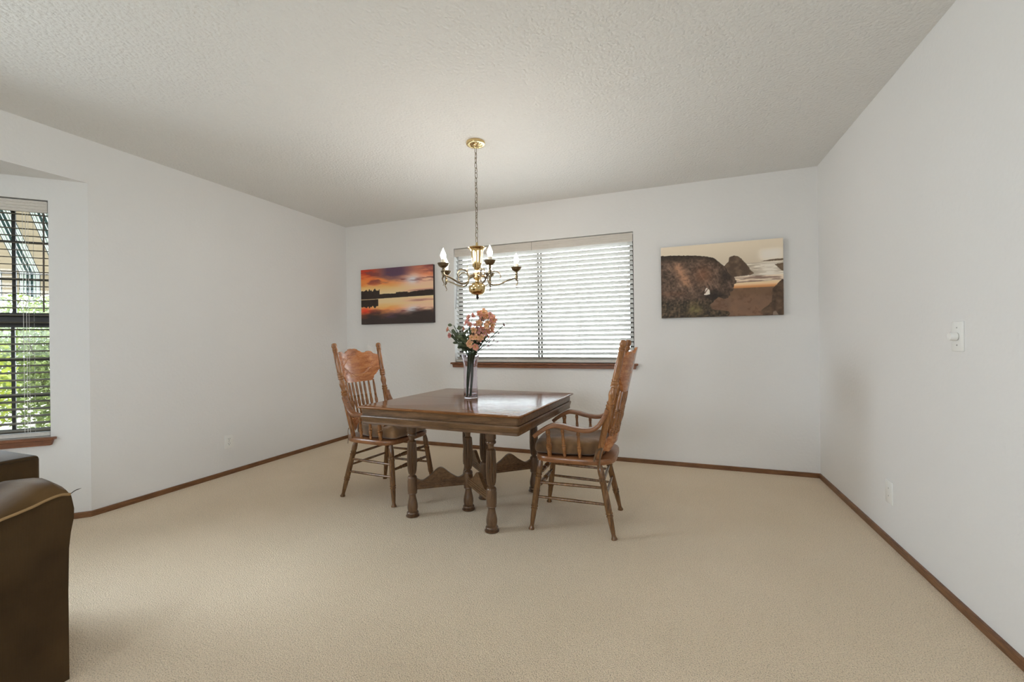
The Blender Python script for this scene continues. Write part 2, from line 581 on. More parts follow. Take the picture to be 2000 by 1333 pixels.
# baseboards (flat stained strips sunk in the carpet pile)
def baseboard(name, M, s0, s1, m0=0.0, m1=0.0):
    bm = bmesh.new()
    prof = [(0, 0), (-0.012, 0), (-0.012, BH - 0.004), (-0.009, BH), (0, BH)]
    ends = []
    for s, mm in ((s0, m0), (s1, m1)):
        ends.append([bm.verts.new(M @ Vector((s + mm * (-y), y, z))) for y, z in prof])
    n = len(prof)
    for i in range(n):
        j = (i + 1) % n
        bm.faces.new((ends[0][i], ends[0][j], ends[1][j], ends[1][i]))
    bm.faces.new(ends[0]); bm.faces.new(ends[1][::-1])
    tag(link(name, bm, M_base, angle=30), kind='structure')
baseboard('baseboard_back', MB, -L, R, 1, -1)
baseboard('baseboard_right', MR, REAR_Y, D, 0, -1)
baseboard('baseboard_left', ML, BP0.y, D, -0.414, -1)
baseboard('baseboard_bay', MBay, 0, BLEN, -0.414, 0)

# ------------------------------------------------------------------ windows
def bar(bm, M, x0, x1, y0, y1, z0, z1, bev=0.003):
    add_box(bm, ((x0 + x1) / 2, (y0 + y1) / 2, (z0 + z1) / 2), (abs(x1 - x0), abs(y1 - y0), abs(z1 - z0)), bev, M, 1)

def structure_root(name):
    return tag(empty(name), kind='structure')

def frame_ring(M, x0, x1, z0, z1, y0, y1, w):
    bm = bmesh.new()
    bar(bm, M, x0, x0 + w, y0, y1, z0, z1)
    bar(bm, M, x1 - w, x1, y0, y1, z0, z1)
    bar(bm, M, x0 + w, x1 - w, y0, y1, z0, z0 + w)
    bar(bm, M, x0 + w, x1 - w, y0, y1, z1 - w, z1)
    return bm

def sill_and_apron(root, M, x0, x1, z, over=0.032):
    bm = bmesh.new()
    bar(bm, M, x0 - over, x1 + over, -0.046, -0.0005, z - 0.017, z, 0.004)
    bar(bm, M, x0, x1, -0.0005, 0.09, z - 0.017, z, 0.0)
    link('window_sill', bm, M_sill, root)
    bm = bmesh.new()
    a = [(x0 - over + 0.012, z - 0.017), (x0 - over + 0.022, z - 0.05), (x1 + over - 0.022, z - 0.05), (x1 + over - 0.012, z - 0.017)]
    add_prism(bm, a, M @ Matrix.Translation((0, -0.014, 0)), 0.026)
    link('apron', bm, M_sill, root)

# window 1: bronze slider in the back wall
w1 = structure_root('window_1')
link('window_frame', frame_ring(MB, WX0, WX1, WZ0, WZ1, 0.104, 0.149, 0.026), M_bronze, w1)
wm = -1.235
link('sash', frame_ring(MB, WX0 + 0.024, wm + 0.0, WZ0 + 0.024, WZ1 - 0.024, 0.108, 0.124, 0.021), M_bronze, w1)
link('sash', frame_ring(MB, wm + 0.004, WX1 - 0.024, WZ0 + 0.024, WZ1 - 0.024, 0.128, 0.144, 0.021), M_bronze, w1)
bm = bmesh.new(); bar(bm, MB, WX0 + 0.04, wm - 0.015, 0.114, 0.118, WZ0 + 0.04, WZ1 - 0.04, 0); link('pane', bm, M_glass, w1)
bm = bmesh.new(); bar(bm, MB, wm + 0.02, WX1 - 0.04, 0.134, 0.138, WZ0 + 0.04, WZ1 - 0.04, 0); link('pane', bm, M_glass, w1)
sill_and_apron(w1, MB, WX0, WX1, WZ0)

# window 2: double-hung with muntins in the angled bay wall
w2 = structure_root('window_2')
link('window_frame', frame_ring(MBay, BW0, BW1, BWZ0, BWZ1, 0.085, 0.135, 0.022), M_bronze, w2)
bm = bmesh.new(); bar(bm, MBay, BW0 + 0.02, BW1 - 0.02, 0.088, 0.13, 1.238, 1.295); link('meeting_rail', bm, M_bronze, w2)
for zs0, zs1, yy in ((1.29, BWZ1 - 0.02, 0.112), (BWZ0 + 0.02, 1.245, 0.094)):
    bm = bmesh.new()
    bar(bm, MBay, BW0 + 0.02, BW1 - 0.02, yy, yy + 0.014, zs0 if zs0 < 1 else zs0, zs0 + 0.028, 0.002)
    bar(bm, MBay, BW0 + 0.02, BW1 - 0.02, yy, yy + 0.014, zs1 - 0.02, zs1, 0.002)
    for k in (1, 2):
        zz = zs0 + (zs1 - zs0) * k / 3 + 0.004
        bar(bm, MBay, BW0 + 0.02, BW1 - 0.02, yy, yy + 0.012, zz - 0.007, zz + 0.007, 0.002)
    for k in (1, 2):
        xx = BW0 + (BW1 - BW0) * k / 3 + (-0.004 if k == 1 else 0.0)
        bar(bm, MBay, xx - 0.009, xx + 0.009, yy - 0.001, yy + 0.013, zs0, zs1, 0.002)
    link('muntin_grid', bm, M_bronze, w2)
    bm = bmesh.new(); bar(bm, MBay, BW0 + 0.02, BW1 - 0.02, yy + 0.015, yy + 0.018, zs0, zs1, 0); link('pane', bm, M_glass, w2)
sill_and_apron(w2, MBay, BW0, BW1, BWZ0, 0.03)

# window 3: the flat front of the bay, left of the picture
w3 = structure_root('window_3')
fx0, fx1 = 0.2, BP1.y - BP2.y - 0.2
link('window_frame', frame_ring(MBf, fx0, fx1, BWZ0, BWZ1, 0.085, 0.13, 0.045), M_bronze, w3)
bm = bmesh.new(); bar(bm, MBf, fx0 + .03, fx1 - .03, 0.105, 0.109, BWZ0 + .03, BWZ1 - .03, 0); link('pane', bm, M_glass, w3)
sill_and_apron(w3, MBf, fx0, fx1, BWZ0, 0.03)
# window 4: unseen, added behind the camera for its fill light
w4 = structure_root('added_rear_window')
link('window_frame', frame_ring(MRe, -2.3, -0.3, 0.9, 2.1, 0.07, 0.13, 0.05), M_bronze, w4)
bm = bmesh.new(); bar(bm, MRe, -2.27, -0.33, 0.1, 0.104, 0.93, 2.07, 0); link('pane', bm, M_glass, w4)

# window 5: invented in the right wall to light the left wall and floor
w5 = structure_root('added_side_window')
link('window_frame', frame_ring(MR, -1.35, -0.15, 0.9, 2.0, 0.07, 0.13, 0.05), M_bronze, w5)
bm = bmesh.new(); bar(bm, MR, -1.32, -0.18, 0.1, 0.104, 0.93, 1.97, 0); link('pane', bm, M_glass, w5)
sill_and_apron(w5, MR, -1.35, -0.15, 0.9)

# ------------------------------------------------------------------ blinds
def blind(name, label, M, x0, x1, ztop, zbot, pitch, tilt, ladders, yslat, val_h, group=None, first=0.0, slat_mat=None):
    """slats turn about local x; tilt>0 lifts the room-side edge"""
    root = empty(name, M @ Vector(((x0 + x1) / 2, yslat, zbot)))
    tag(root, label, 'blinds')
    MI = Matrix.Translation(-root.location)
    g = 0.006
    # valance with fine grooves
    bm = bmesh.new()
    za, zb = ztop - 0.008, ztop - val_h
    prof = []
    k = 4
    hstep = (za - zb) / k
    y0 = 0.006
    prof.append((y0 + 0.012, za)); prof.append((y0, za))
    for i in range(k):
        z_ = za - i * hstep
        prof += [(y0, z_ - 0.002), (y0, z_ - hstep + 0.003), (y0 + 0.0018, z_ - hstep + 0.0015)]
    prof += [(y0, zb), (y0 + 0.012, zb)]
    e = []
    for s in (x0 + 0.002, x1 - 0.002):
        e.append([bm.verts.new(MI @ M @ Vector((s, y, z))) for y, z in prof])
    n = len(prof)
    for i in range(n - 1):
        bm.faces.new((e[0][i], e[0][i + 1], e[1][i + 1], e[1][i]))
    bm.faces.new((e[0][-1], e[0][0], e[1][0], e[1][-1]))
    link('valance', bm, M_valance, root, angle=20)
    bm = bmesh.new()
    bar(bm, MI @ M, x0 + g, x1 - g, 0.022, 0.068, ztop - 0.055, ztop - 0.012, 0.002)
    link('headrail', bm, M_white, root)
    # slats, each its own mesh object sharing data
    zs_top = ztop - val_h - first
    sb = bmesh.new()
    w = 0.050
    rows = []
    for t in (-1, -0.5, 0, 0.5, 1):
        yy = t * w / 2
        zz = 0.0028 * (1 - t * t)
        rows.append((yy, zz))
    top = [[sb.verts.new((s, yy, zz + 0.0014)) for yy, zz in rows] for s in (x0 + g, x1 - g)]
    bot = [[sb.verts.new((s, yy, zz - 0.0014)) for yy, zz in rows] for s in (x0 + g, x1 - g)]
    for i in range(4):
        sb.faces.new((top[0][i], top[1][i], top[1][i + 1], top[0][i + 1]))
        sb.faces.new((bot[0][i], bot[0][i + 1], bot[1][i + 1], bot[1][i]))
    for i, j in ((0, 0), (4, 4)):
        sb.faces.new((top[0][i], bot[0][i], bot[1][i], top[1][i]))
    sb.faces.new(top[0] + bot[0][::-1]); sb.faces.new(bot[1] + top[1][::-1])
    # rotate about x: room-side edge is local -y
    Rm = Matrix.Rotation(-tilt, 4, 'X')
    Rw = M.to_3x3().to_4x4()
    bmesh.ops.transform(sb, matrix=Rw @ Rm, verts=sb.verts[:])
    first_o = None
    nsl = round((zs_top - (zbot + 0.040)) / pitch) + 1
    pitch = (zs_top - (zbot + 0.040)) / (nsl - 1)
    base = MI @ M
    for k_ in range(nsl):
        z = zs_top - k_ * pitch
        pos = base @ Vector((0, yslat, z))
        if first_o is None:
            first_o = link('slat', sb, slat_mat or M_slat, root, angle=50)
            first_o.location = pos
        else:
            c = first_o.copy(); COL.objects.link(c); c.parent = root; c.location = pos
    bm = bmesh.new()
    bar(bm, base, x0 + g, x1 - g, yslat - 0.026, yslat + 0.026, zbot + 0.001, zbot + 0.024, 0.003)
    link('bottom_rail', bm, M_valance, root)
    for s in ladders:
        bm = bmesh.new()
        hw = 0.024 * math.cos(tilt)
        for yy in (-hw - 0.003, hw + 0.003):
            add_tube(bm, [base @ Vector((s, yslat + yy, zbot + 0.02)), base @ Vector((s, yslat + yy, ztop - 0.06))], 0.0009, 6)
        link('ladder_cord', bm, M_cord, root)
    return root, base

b1, base1 = blind('venetian_blind', 'wide white venetian blind with tilted slats on the back wall window', MB, WX0 + 0.004, WX1 - 0.004, WZ1, WZ0 + 0.003, 0.0434, rad(32), [-1.98, -1.24 + 0.42, -0.45, -1.55], 0.045, 0.085, first=0.012)
bm = bmesh.new()
add_box(bm, (-1.277, 0.0058, WZ1 - 0.047), (0.0022, 0.003, 0.080), 0, base1)
link('valance_joint', bm, M_wand, b1)
bm = bmesh.new()
add_tube(bm, [base1 @ Vector((WX0 + 0.045, 0.012, WZ1 - 0.08)), base1 @ Vector((WX0 + 0.03, 0.002, 1.62)), base1 @ Vector((WX0 + 0.02, -0.006, 1.44))], 0.004, 8)
link('tilt_wand', bm, M_wandgrey, b1)
bm = bmesh.new()
for dx in (0, 0.008):
    add_tube(bm, [base1 @ Vector((WX1 - 0.055 + dx, 0.008, WZ1 - 0.08)), base1 @ Vector((WX1 - 0.055 + dx * 0.4, 0.004, 1.60))], 0.0012, 6)
cordset = link('pull_cord', bm, M_cord, b1)
bm = bmesh.new()
add_lathe(bm, [(0.002, 0.03), (0.005, 0.022), (0.0075, 0.0), (0.0, -0.001)][::-1], 12, base1 @ Matrix.Translation((WX1 - 0.053, 0.004, 1.572)))
link('tassel', bm, M_cord, cordset)

b2, base2 = blind('venetian_blind', 'tall narrow white blind with open slats in the bay window', MBay, BW0 + 0.004, BW1 - 0.004, BWZ1, BWZ0 + 0.003, 0.0455, rad(-7), [BW0 + 0.10, BW1 - 0.12], 0.045, 0.08, first=0.01, slat_mat=M_slat_shaded)
bm = bmesh.new()
add_tube(bm, [base2 @ Vector((BW0 + 0.026, 0.014, 1.94)), base2 @ Vector((BW0 + 0.029, 0.010, 1.318))], 0.0045, 8)
link('tilt_wand', bm, M_wand, b2)
bm = bmesh.new()
for dx in (-0.008, 0.006):
    add_tube(bm, [base2 @ Vector((BW0 + 0.118 + dx, 0.016, 1.94)), base2 @ Vector((BW0 + 0.118 + dx, 0.016, BWZ0 + 0.022))], 0.0012, 6)
link('lift_cord', bm, M_cord, b2)

# ------------------------------------------------------------------ outside the bay: striped awning, shrubs, ground
def awning_mat():
    m, nt, b = newmat('striped_awning_canvas')
    out = nt.nodes['Material Output']
    tc = nt.nodes.new('ShaderNodeUVMap')
    sx = nt.nodes.new('ShaderNodeSeparateXYZ')
    nt.links.new(tc.outputs[0], sx.inputs[0])
    fr = nt.nodes.new('ShaderNodeMath'); fr.operation = 'FRACT'
    nt.links.new(sx.outputs[0], fr.inputs[0])
    be, gr, wh = srgb(160, 144, 122), srgb(36, 56, 54), srgb(225, 226, 224)
    gg = srgb(150, 160, 148)
    r = nt.nodes.new('ShaderNodeValToRGB'); r.color_ramp.interpolation = 'CONSTANT'
    stops = [(0, be), (0.20, gr), (0.225, wh), (0.25, gg), (0.28, wh), (0.31, gr), (0.325, gg), (0.36, wh), (0.39, gr), (0.465, wh), (0.49, gr), (0.57, wh), (0.60, gg), (0.635, gr), (0.65, wh), (0.68, gg), (0.71, wh), (0.735, gr), (0.76, be)]
    el = r.color_ramp.elements
    while len(el) < len(stops): el.new(0.99)
    for e, (p, c) in zip(el, stops):
        e.position = p; e.color = c
    nt.links.new(fr.outputs[0], r.inputs['Fac'])
    nt.links.new(r.outputs['Color'], b.inputs['Base Color'])
    b.inputs['Roughness'].default_value = 0.9
    t = nt.nodes.new('ShaderNodeBsdfTranslucent')
    nt.links.new(r.outputs['Color'], t.inputs['Color'])
    mx = nt.nodes.new('ShaderNodeMixShader'); mx.inputs[0].default_value = 0.11
    nt.links.new(b.outputs[0], mx.inputs[1]); nt.links.new(t.outputs[0], mx.inputs[2])
    nt.links.new(mx.outputs[0], out.inputs['Surface'])
    return m
M_awn = awning_mat()
aw = empty('window_awning', BP0 + bd * 0.5 + bn * 0.13 + Vector((0, 0, 1.5)))
tag(aw, 'striped green and beige canvas awning with scalloped edge outside the bay window', 'awning')
AWI = Matrix.Translation(-aw.location) @ MBay
PER = 0.205; PH = 0.07
def awn_mesh(fun, nu, nv, s0, s1, th=0.002):
    bm = bmesh.new()
    uv = bm.loops.layers.uv.new('UVMap')
    g = [[None] * (nv + 1) for _ in range(nu + 1)]
    for i in range(nu + 1):
        s = s0 + (s1 - s0) * i / nu
        for j in range(nv + 1):
            g[i][j] = (bm.verts.new(AWI @ fun(s, j / nv)), s)
    for i in range(nu):
        for j in range(nv):
            q = [g[i][j], g[i + 1][j], g[i + 1][j + 1], g[i][j + 1]]
            f = bm.faces.new([x[0] for x in q])
            for lp, x in zip(f.loops, q):
                lp[uv].uv = ((x[1] - 0.595) / PER + 0.478 + 10, 0)
    return bm
OUTER = 0.72
awn_top = lambda s, t: Vector((s, 0.15 + (OUTER - 0.15) * t, 2.30 + (1.645 - 2.30) * t))
link('canopy', awn_mesh(awn_top, 4, 4, 0.18, 1.35), M_awn, aw, recalc=False)
awn_val = lambda s, t: Vector((s, OUTER, 1.645 - t * (0.158 - 0.017 * math.cos((s - 0.67) / PER * 2 * PI))))
link('valance', awn_mesh(awn_val, 120, 2, 0.18, 1.35), M_awn, aw, recalc=False)
bm = bmesh.new()
add_tube(bm, [AWI @ Vector((0.18, OUTER - 0.012, 1.64)), AWI @ Vector((1.35, OUTER - 0.012, 1.64))], 0.004, 10)
link('front_bar', bm, M_bronze, aw)
for s in (0.20, 1.32):
    bm = bmesh.new()
    add_tube(bm, [AWI @ Vector((s, 0.14, 1.68)), AWI @ Vector((s, OUTER - 0.012, 1.64))], 0.009, 8)
    link('side_arm', bm, M_bronze, aw)

M_ground = plain('garden_ground', (0.34, 0.32, 0.24, 1), 0.95, nscale=3, var=0.35)
M_paving = plain('pale_paving', (0.62, 0.60, 0.57, 1), 0.9, nscale=4, var=0.08)
bm = bmesh.new()
add_box(bm, (0, 0, -0.25), (60, 60, 0.3))
tag(link('ground', bm, M_ground), kind='structure')
bm = bmesh.new()
add_box(bm, (2.0, D + WT + 4.1, -0.235), (11, 8, 0.3))
tag(link('patio', bm, M_paving), kind='structure')

def leaf_mat(name, c0, c1):
    m, nt, b = newmat(name)
    out = nt.nodes['Material Output']
    v = texco(nt)
    n = N(nt, 'ShaderNodeTexNoise', Scale=9.0, Detail=4.0)
    nt.links.new(v, n.inputs['Vector'])
    c = ramp(nt, n.outputs['Fac'], [(0.35, c0), (0.65, c1)])
    nt.links.new(c, b.inputs['Base Color'])
    b.inputs['Roughness'].default_value = 0.5
    t = nt.nodes.new('ShaderNodeBsdfTranslucent')
    nt.links.new(c, t.inputs['Color'])
    mx = nt.nodes.new('ShaderNodeMixShader'); mx.inputs[0].default_value = 0.45
    nt.links.new(b.outputs[0], mx.inputs[1]); nt.links.new(t.outputs[0], mx.inputs[2])
    nt.links.new(mx.outputs[0], out.inputs['Surface'])
    return m
M_shrub = [leaf_mat('yellow_green_foliage', (0.11, 0.14, 0.012, 1), (0.34, 0.37, 0.05, 1)), leaf_mat('mid_green_foliage', (0.07, 0.11, 0.015, 1), (0.27, 0.32, 0.055, 1)), leaf_mat('grey_green_foliage', (0.075, 0.11, 0.03, 1), (0.28, 0.33, 0.11, 1))]
M_bark = plain('shrub_bark', (0.10, 0.075, 0.05, 1), 0.9, var=0.3)

def shrub(loc, rx, ry, hz, n, mat, label, seed):
    rnd = random.Random(seed)
    root = empty('garden_shrub', loc)
    tag(root, label, 'shrub')
    bm = bmesh.new()
    for _ in range(n):
        u = rnd.random() ** 0.5
        th, ph = rnd.uniform(0, 2 * PI), math.acos(rnd.uniform(-1, 1))
        p = Vector((rx * u * math.sin(ph) * math.cos(th), ry * u * math.sin(ph) * math.sin(th), hz / 2 + 0.05 + hz / 2 * u * math.cos(ph)))
        ln, wd = rnd.uniform(0.04, 0.085), rnd.uniform(0.011, 0.022)
        a = Vector((rnd.uniform(-1, 1), rnd.uniform(-1, 1), rnd.uniform(-0.7, 0.9))).normalized()
        b_ = a.cross(Vector((rnd.uniform(-1, 1), rnd.uniform(-1, 1), rnd.uniform(-1, 1)))).normalized()
        v0 = bm.verts.new(p); v1 = bm.verts.new(p + a * ln * 0.45 + b_ * wd)
        v2 = bm.verts.new(p + a * ln); v3 = bm.verts.new(p + a * ln * 0.45 - b_ * wd)
        bm.faces.new((v0, v1, v2, v3))
    link('foliage', bm, mat, root, recalc=False)
    bm = bmesh.new()
    for k in range(7):
        a = 2 * PI * k / 7
        add_tube(bm, [(0, 0, -0.12), (rx * 0.2 * math.cos(a), ry * 0.2 * math.sin(a), hz * 0.35), (rx * 0.55 * math.cos(a + .4), ry * 0.55 * math.sin(a + .4), hz * 0.8)], [0.02, 0.013, 0.005], 6)
    link('branches', bm, M_bark, root)
shrub((-6.5, 1.75, -0.1), 0.65, 0.62, 1.55, 5200, M_shrub[0], 'bright yellow green shrub outside the bay window, left of the pane', 3)
shrub((-7.1, 3.0, -0.1), 0.72, 0.62, 1.75, 6000, M_shrub[2], 'grey green feathery shrub outside the bay window, right of the pane', 5)
shrub((-9.0, 2.9, -0.1), 1.1, 1.6, 2.6, 9000, M_shrub[1], 'taller green shrub behind the two shrubs outside the bay window', 9)

# ------------------------------------------------------------------ pictures
def painted_panel(name, label, x0, x1, z0, z1, th, func, nu, nv, edge_col):
    cx, cz = (x0 + x1) / 2, (z0 + z1) / 2
    root = empty(name, (cx, D, cz))
    tag(root, label, 'picture')
    w, h = x1 - x0, z1 - z0
    m, nt, b = newmat(name + '_print')
    at = nt.nodes.new('ShaderNodeVertexColor'); at.layer_name = 'print'
    nt.links.new(at.outputs['Color'], b.inputs['Base Color'])
    b.inputs['Roughness'].default_value = 0.55
    b.inputs['Specular IOR Level'].default_value = 0.3
    n_ = N(nt, 'ShaderNodeTexNoise', Scale=600.0)
    nt.links.new(texco(nt), n_.inputs['Vector'])
    bump(nt, b, n_.outputs['Fac'], 0.1, 0.0005)
    me = bpy.data.meshes.new('canvas_print')
    uu, vv = np.meshgrid(np.linspace(0, 1, nu + 1), np.linspace(0, 1, nv + 1), indexing='ij')
    co = np.stack([(uu - .5) * w, np.full_like(uu, -th), (vv - .5) * h], -1).reshape(-1, 3)
    idx = lambda i, j: i * (nv + 1) + j
    faces = [(idx(i, j), idx(i + 1, j), idx(i + 1, j + 1), idx(i, j + 1)) for i in range(nu) for j in range(nv)]
    me.from_pydata(co.tolist(), [], faces)
    rgb = 0
    for su in (-1, 0, 1):                      # nine samples to a cell
        for sv in (-1, 0, 1):
            rgb = rgb + np.clip(func(np.clip(uu + su / 3 / nu, 0, 1), np.clip(vv + sv / 3 / nv, 0, 1)), 0, 255)
    rgb = rgb / 9 / 255
    lin = np.where(rgb <= 0.04045, rgb / 12.92, ((rgb + 0.055) / 1.055) ** 2.4)
    lin = lin / 0.60
    lin = lin / np.maximum(1.0, lin.max(-1, keepdims=True) / 0.93)
    ca = me.color_attributes.new('print', 'FLOAT_COLOR', 'POINT')
    buf = np.ones((lin.shape[0] * lin.shape[1], 4), dtype=np.float32)
    buf[:, :3] = lin.reshape(-1, 3)
    ca.data.foreach_set('color', buf.ravel())
    me.materials.append(m)
    o = bpy.data.objects.new('canvas_print', me); COL.objects.link(o); o.parent = root
    bm = bmesh.new()
    add_box(bm, (0, -th / 2, 0), (w - 0.0005, th - 0.0006, h - 0.0005))
    link('wrapped_edge', bm, edge_col, root)
    return root

def vnoise(u, v, su, sv, seed, octs=4):
    """value noise on arrays"""
    rs = np.random.RandomState(seed)
    out = np.zeros_like(u); amp = 1.0; tot = 0
    for o in range(octs):
        G = rs.rand(97, 97)
        x = u * su * 2 ** o; y = v * sv * 2 ** o
        xi = np.floor(x).astype(int); yi = np.floor(y).astype(int)
        fx = x - xi; fy = y - yi
        fx = fx * fx * (3 - 2 * fx); fy = fy * fy * (3 - 2 * fy)
        g = lambda a, b: G[a % 97, b % 97]
        out += amp * ((g(xi, yi) * (1 - fx) + g(xi + 1, yi) * fx) * (1 - fy) + (g(xi, yi + 1) * (1 - fx) + g(xi + 1, yi + 1) * fx) * fy)
        tot += amp; amp *= 0.5
    return out / tot

def mixc(a, b, t):
    t = np.clip(t, 0, 1)[..., None]
    return a * (1 - t) + np.asarray(b, float) * t

def sstep(a, b, x):
    t = np.clip((x - a) / (b - a), 0, 1)
    return t * t * (3 - 2 * t)

def sunset(u, v):
    def sky(u, v):   # v 0.5 (horizon) .. 1
        h = (v - 0.5) / 0.5
        n = vnoise(u + 3, h * 1.0 + 0.2 * u, 3.2, 4.5, 4)
        n2 = vnoise(u, h, 5.0, 9.0, 8)
        c = np.zeros(u.shape + (3,)) + np.array([232, 206, 160.])
        c = mixc(c, [230, 188, 122], sstep(0.10, 0.35, h) * (1 - sstep(0.35, 0.9, u)))
        c = mixc(c, [226, 190, 160], sstep(0.1, 0.35, h) * sstep(0.4, 0.9, u))
        c = mixc(c, [208, 122, 62], sstep(0.28, 0.55, h + (n - .5) * .5) * (1 - sstep(0.25, 0.75, u)))
        c = mixc(c, [198, 122, 88], sstep(0.35, 0.7, h + (n - .5) * .6) * sstep(0.2, 0.7, u))
        c = mixc(c, [172, 58, 36], sstep(0.45, 0.9, h + (n2 - .5) * .8) * (1 - sstep(0.1, 0.4, u)))
        pu = np.exp(-((u - 0.48) / 0.26) ** 2) * sstep(0.45, 0.75, h + (n - .5) * .5)
        c = mixc(c, [82, 60, 78], pu * 1.15)
        bl = np.exp(-((u - 0.73) / 0.10) ** 2 - ((h - 0.52) / 0.16) ** 2)
        c = mixc(c, [188, 184, 188], bl * 1.1)
        c = mixc(c, [98, 54, 60], sstep(0.72, 1.0, u) * sstep(0.6, 1.0, h + (n2 - .5)) * .9)
        st = sstep(0.52, 0.66, n2) * sstep(0.3, 0.6, h)
        c = mixc(c, [104, 58, 58], st * .75)
        st2 = np.exp(-((h - 0.14 - 0.04 * (u - .7)) / 0.05) ** 2) * sstep(0.5, 0.8, u)
        c = mixc(c, [140, 92, 88], st2 * .8)
        return c
    horizon = 0.455 + 0.015 * u + 0.0
    c = sky(u, np.clip(v, 0.5, 1))
    # water mirrors the sky
    vm = 0.5 + (horizon - v) * 1.12
    rip = (vnoise(u, v, 6, 60, 12) - .5) * 0.05
    w = sky(u, np.clip(vm + rip, 0.5, 1))
    w = mixc(w, [196, 62, 40], (1 - sstep(0.05, 0.25, u)) * sstep(0.30, 0.22, v) * sstep(0.12, 0.2, v) * 0 + np.exp(-((u - 0.06) / 0.09) ** 2 - ((v - 0.24) / 0.08) ** 2))
    w = mixc(w, [52, 44, 42], 1 - sstep(0.10, 0.30, v - 0.03 * np.sin(u * 9) + (vnoise(u, v, 5, 12, 20) - .5) * .22))
    c = np.where((v < horizon)[..., None], w, c)
    # treeline and its mirror
    trees = 0.555 - 0.02 * u + 0.02 * vnoise(u, u * 0, 9, 1, 31)
    trees = np.where(u < 0.27, 0.585 + 0.055 * vnoise(u, u * 0, 60, 1, 33, 2) + 0.05 * np.exp(-((u - .12) / .012) ** 2) + 0.045 * np.exp(-((u - .2) / .012) ** 2), trees)
    trees = np.where((u >= .27) & (u < .5), 0.535 + 0.01 * vnoise(u, u * 0, 30, 1, 41), trees)
    trees = np.where(u >= .66, 0.535 + 0.03 * np.sin((u - .66) * 6) + 0.012 * vnoise(u, u * 0, 60, 1, 43, 2), trees)
    dark = (v < trees) & (v > horizon)
    dk = np.array([46, 38, 34.]) + 10 * (vnoise(u, v, 40, 40, 3)[..., None] - .5)
    c = np.where(dark[..., None], dk, c)
    mir = (v < horizon - 0.008) & (v > horizon - (trees - horizon) * 0.9) & (u < 0.25)
    c = np.where(mir[..., None], dk, c)
    return c

def inpoly(u, v, P):
    r = np.zeros(u.shape, bool)
    n = len(P)
    for i in range(n):
        x0, y0 = P[i]; x1, y1 = P[(i + 1) % n]
        if y0 == y1: continue
        cnd = ((y0 > v) != (y1 > v)) & (u < (x1 - x0) * (v - y0) / (y1 - y0) + x0)
        r ^= cnd
    return r

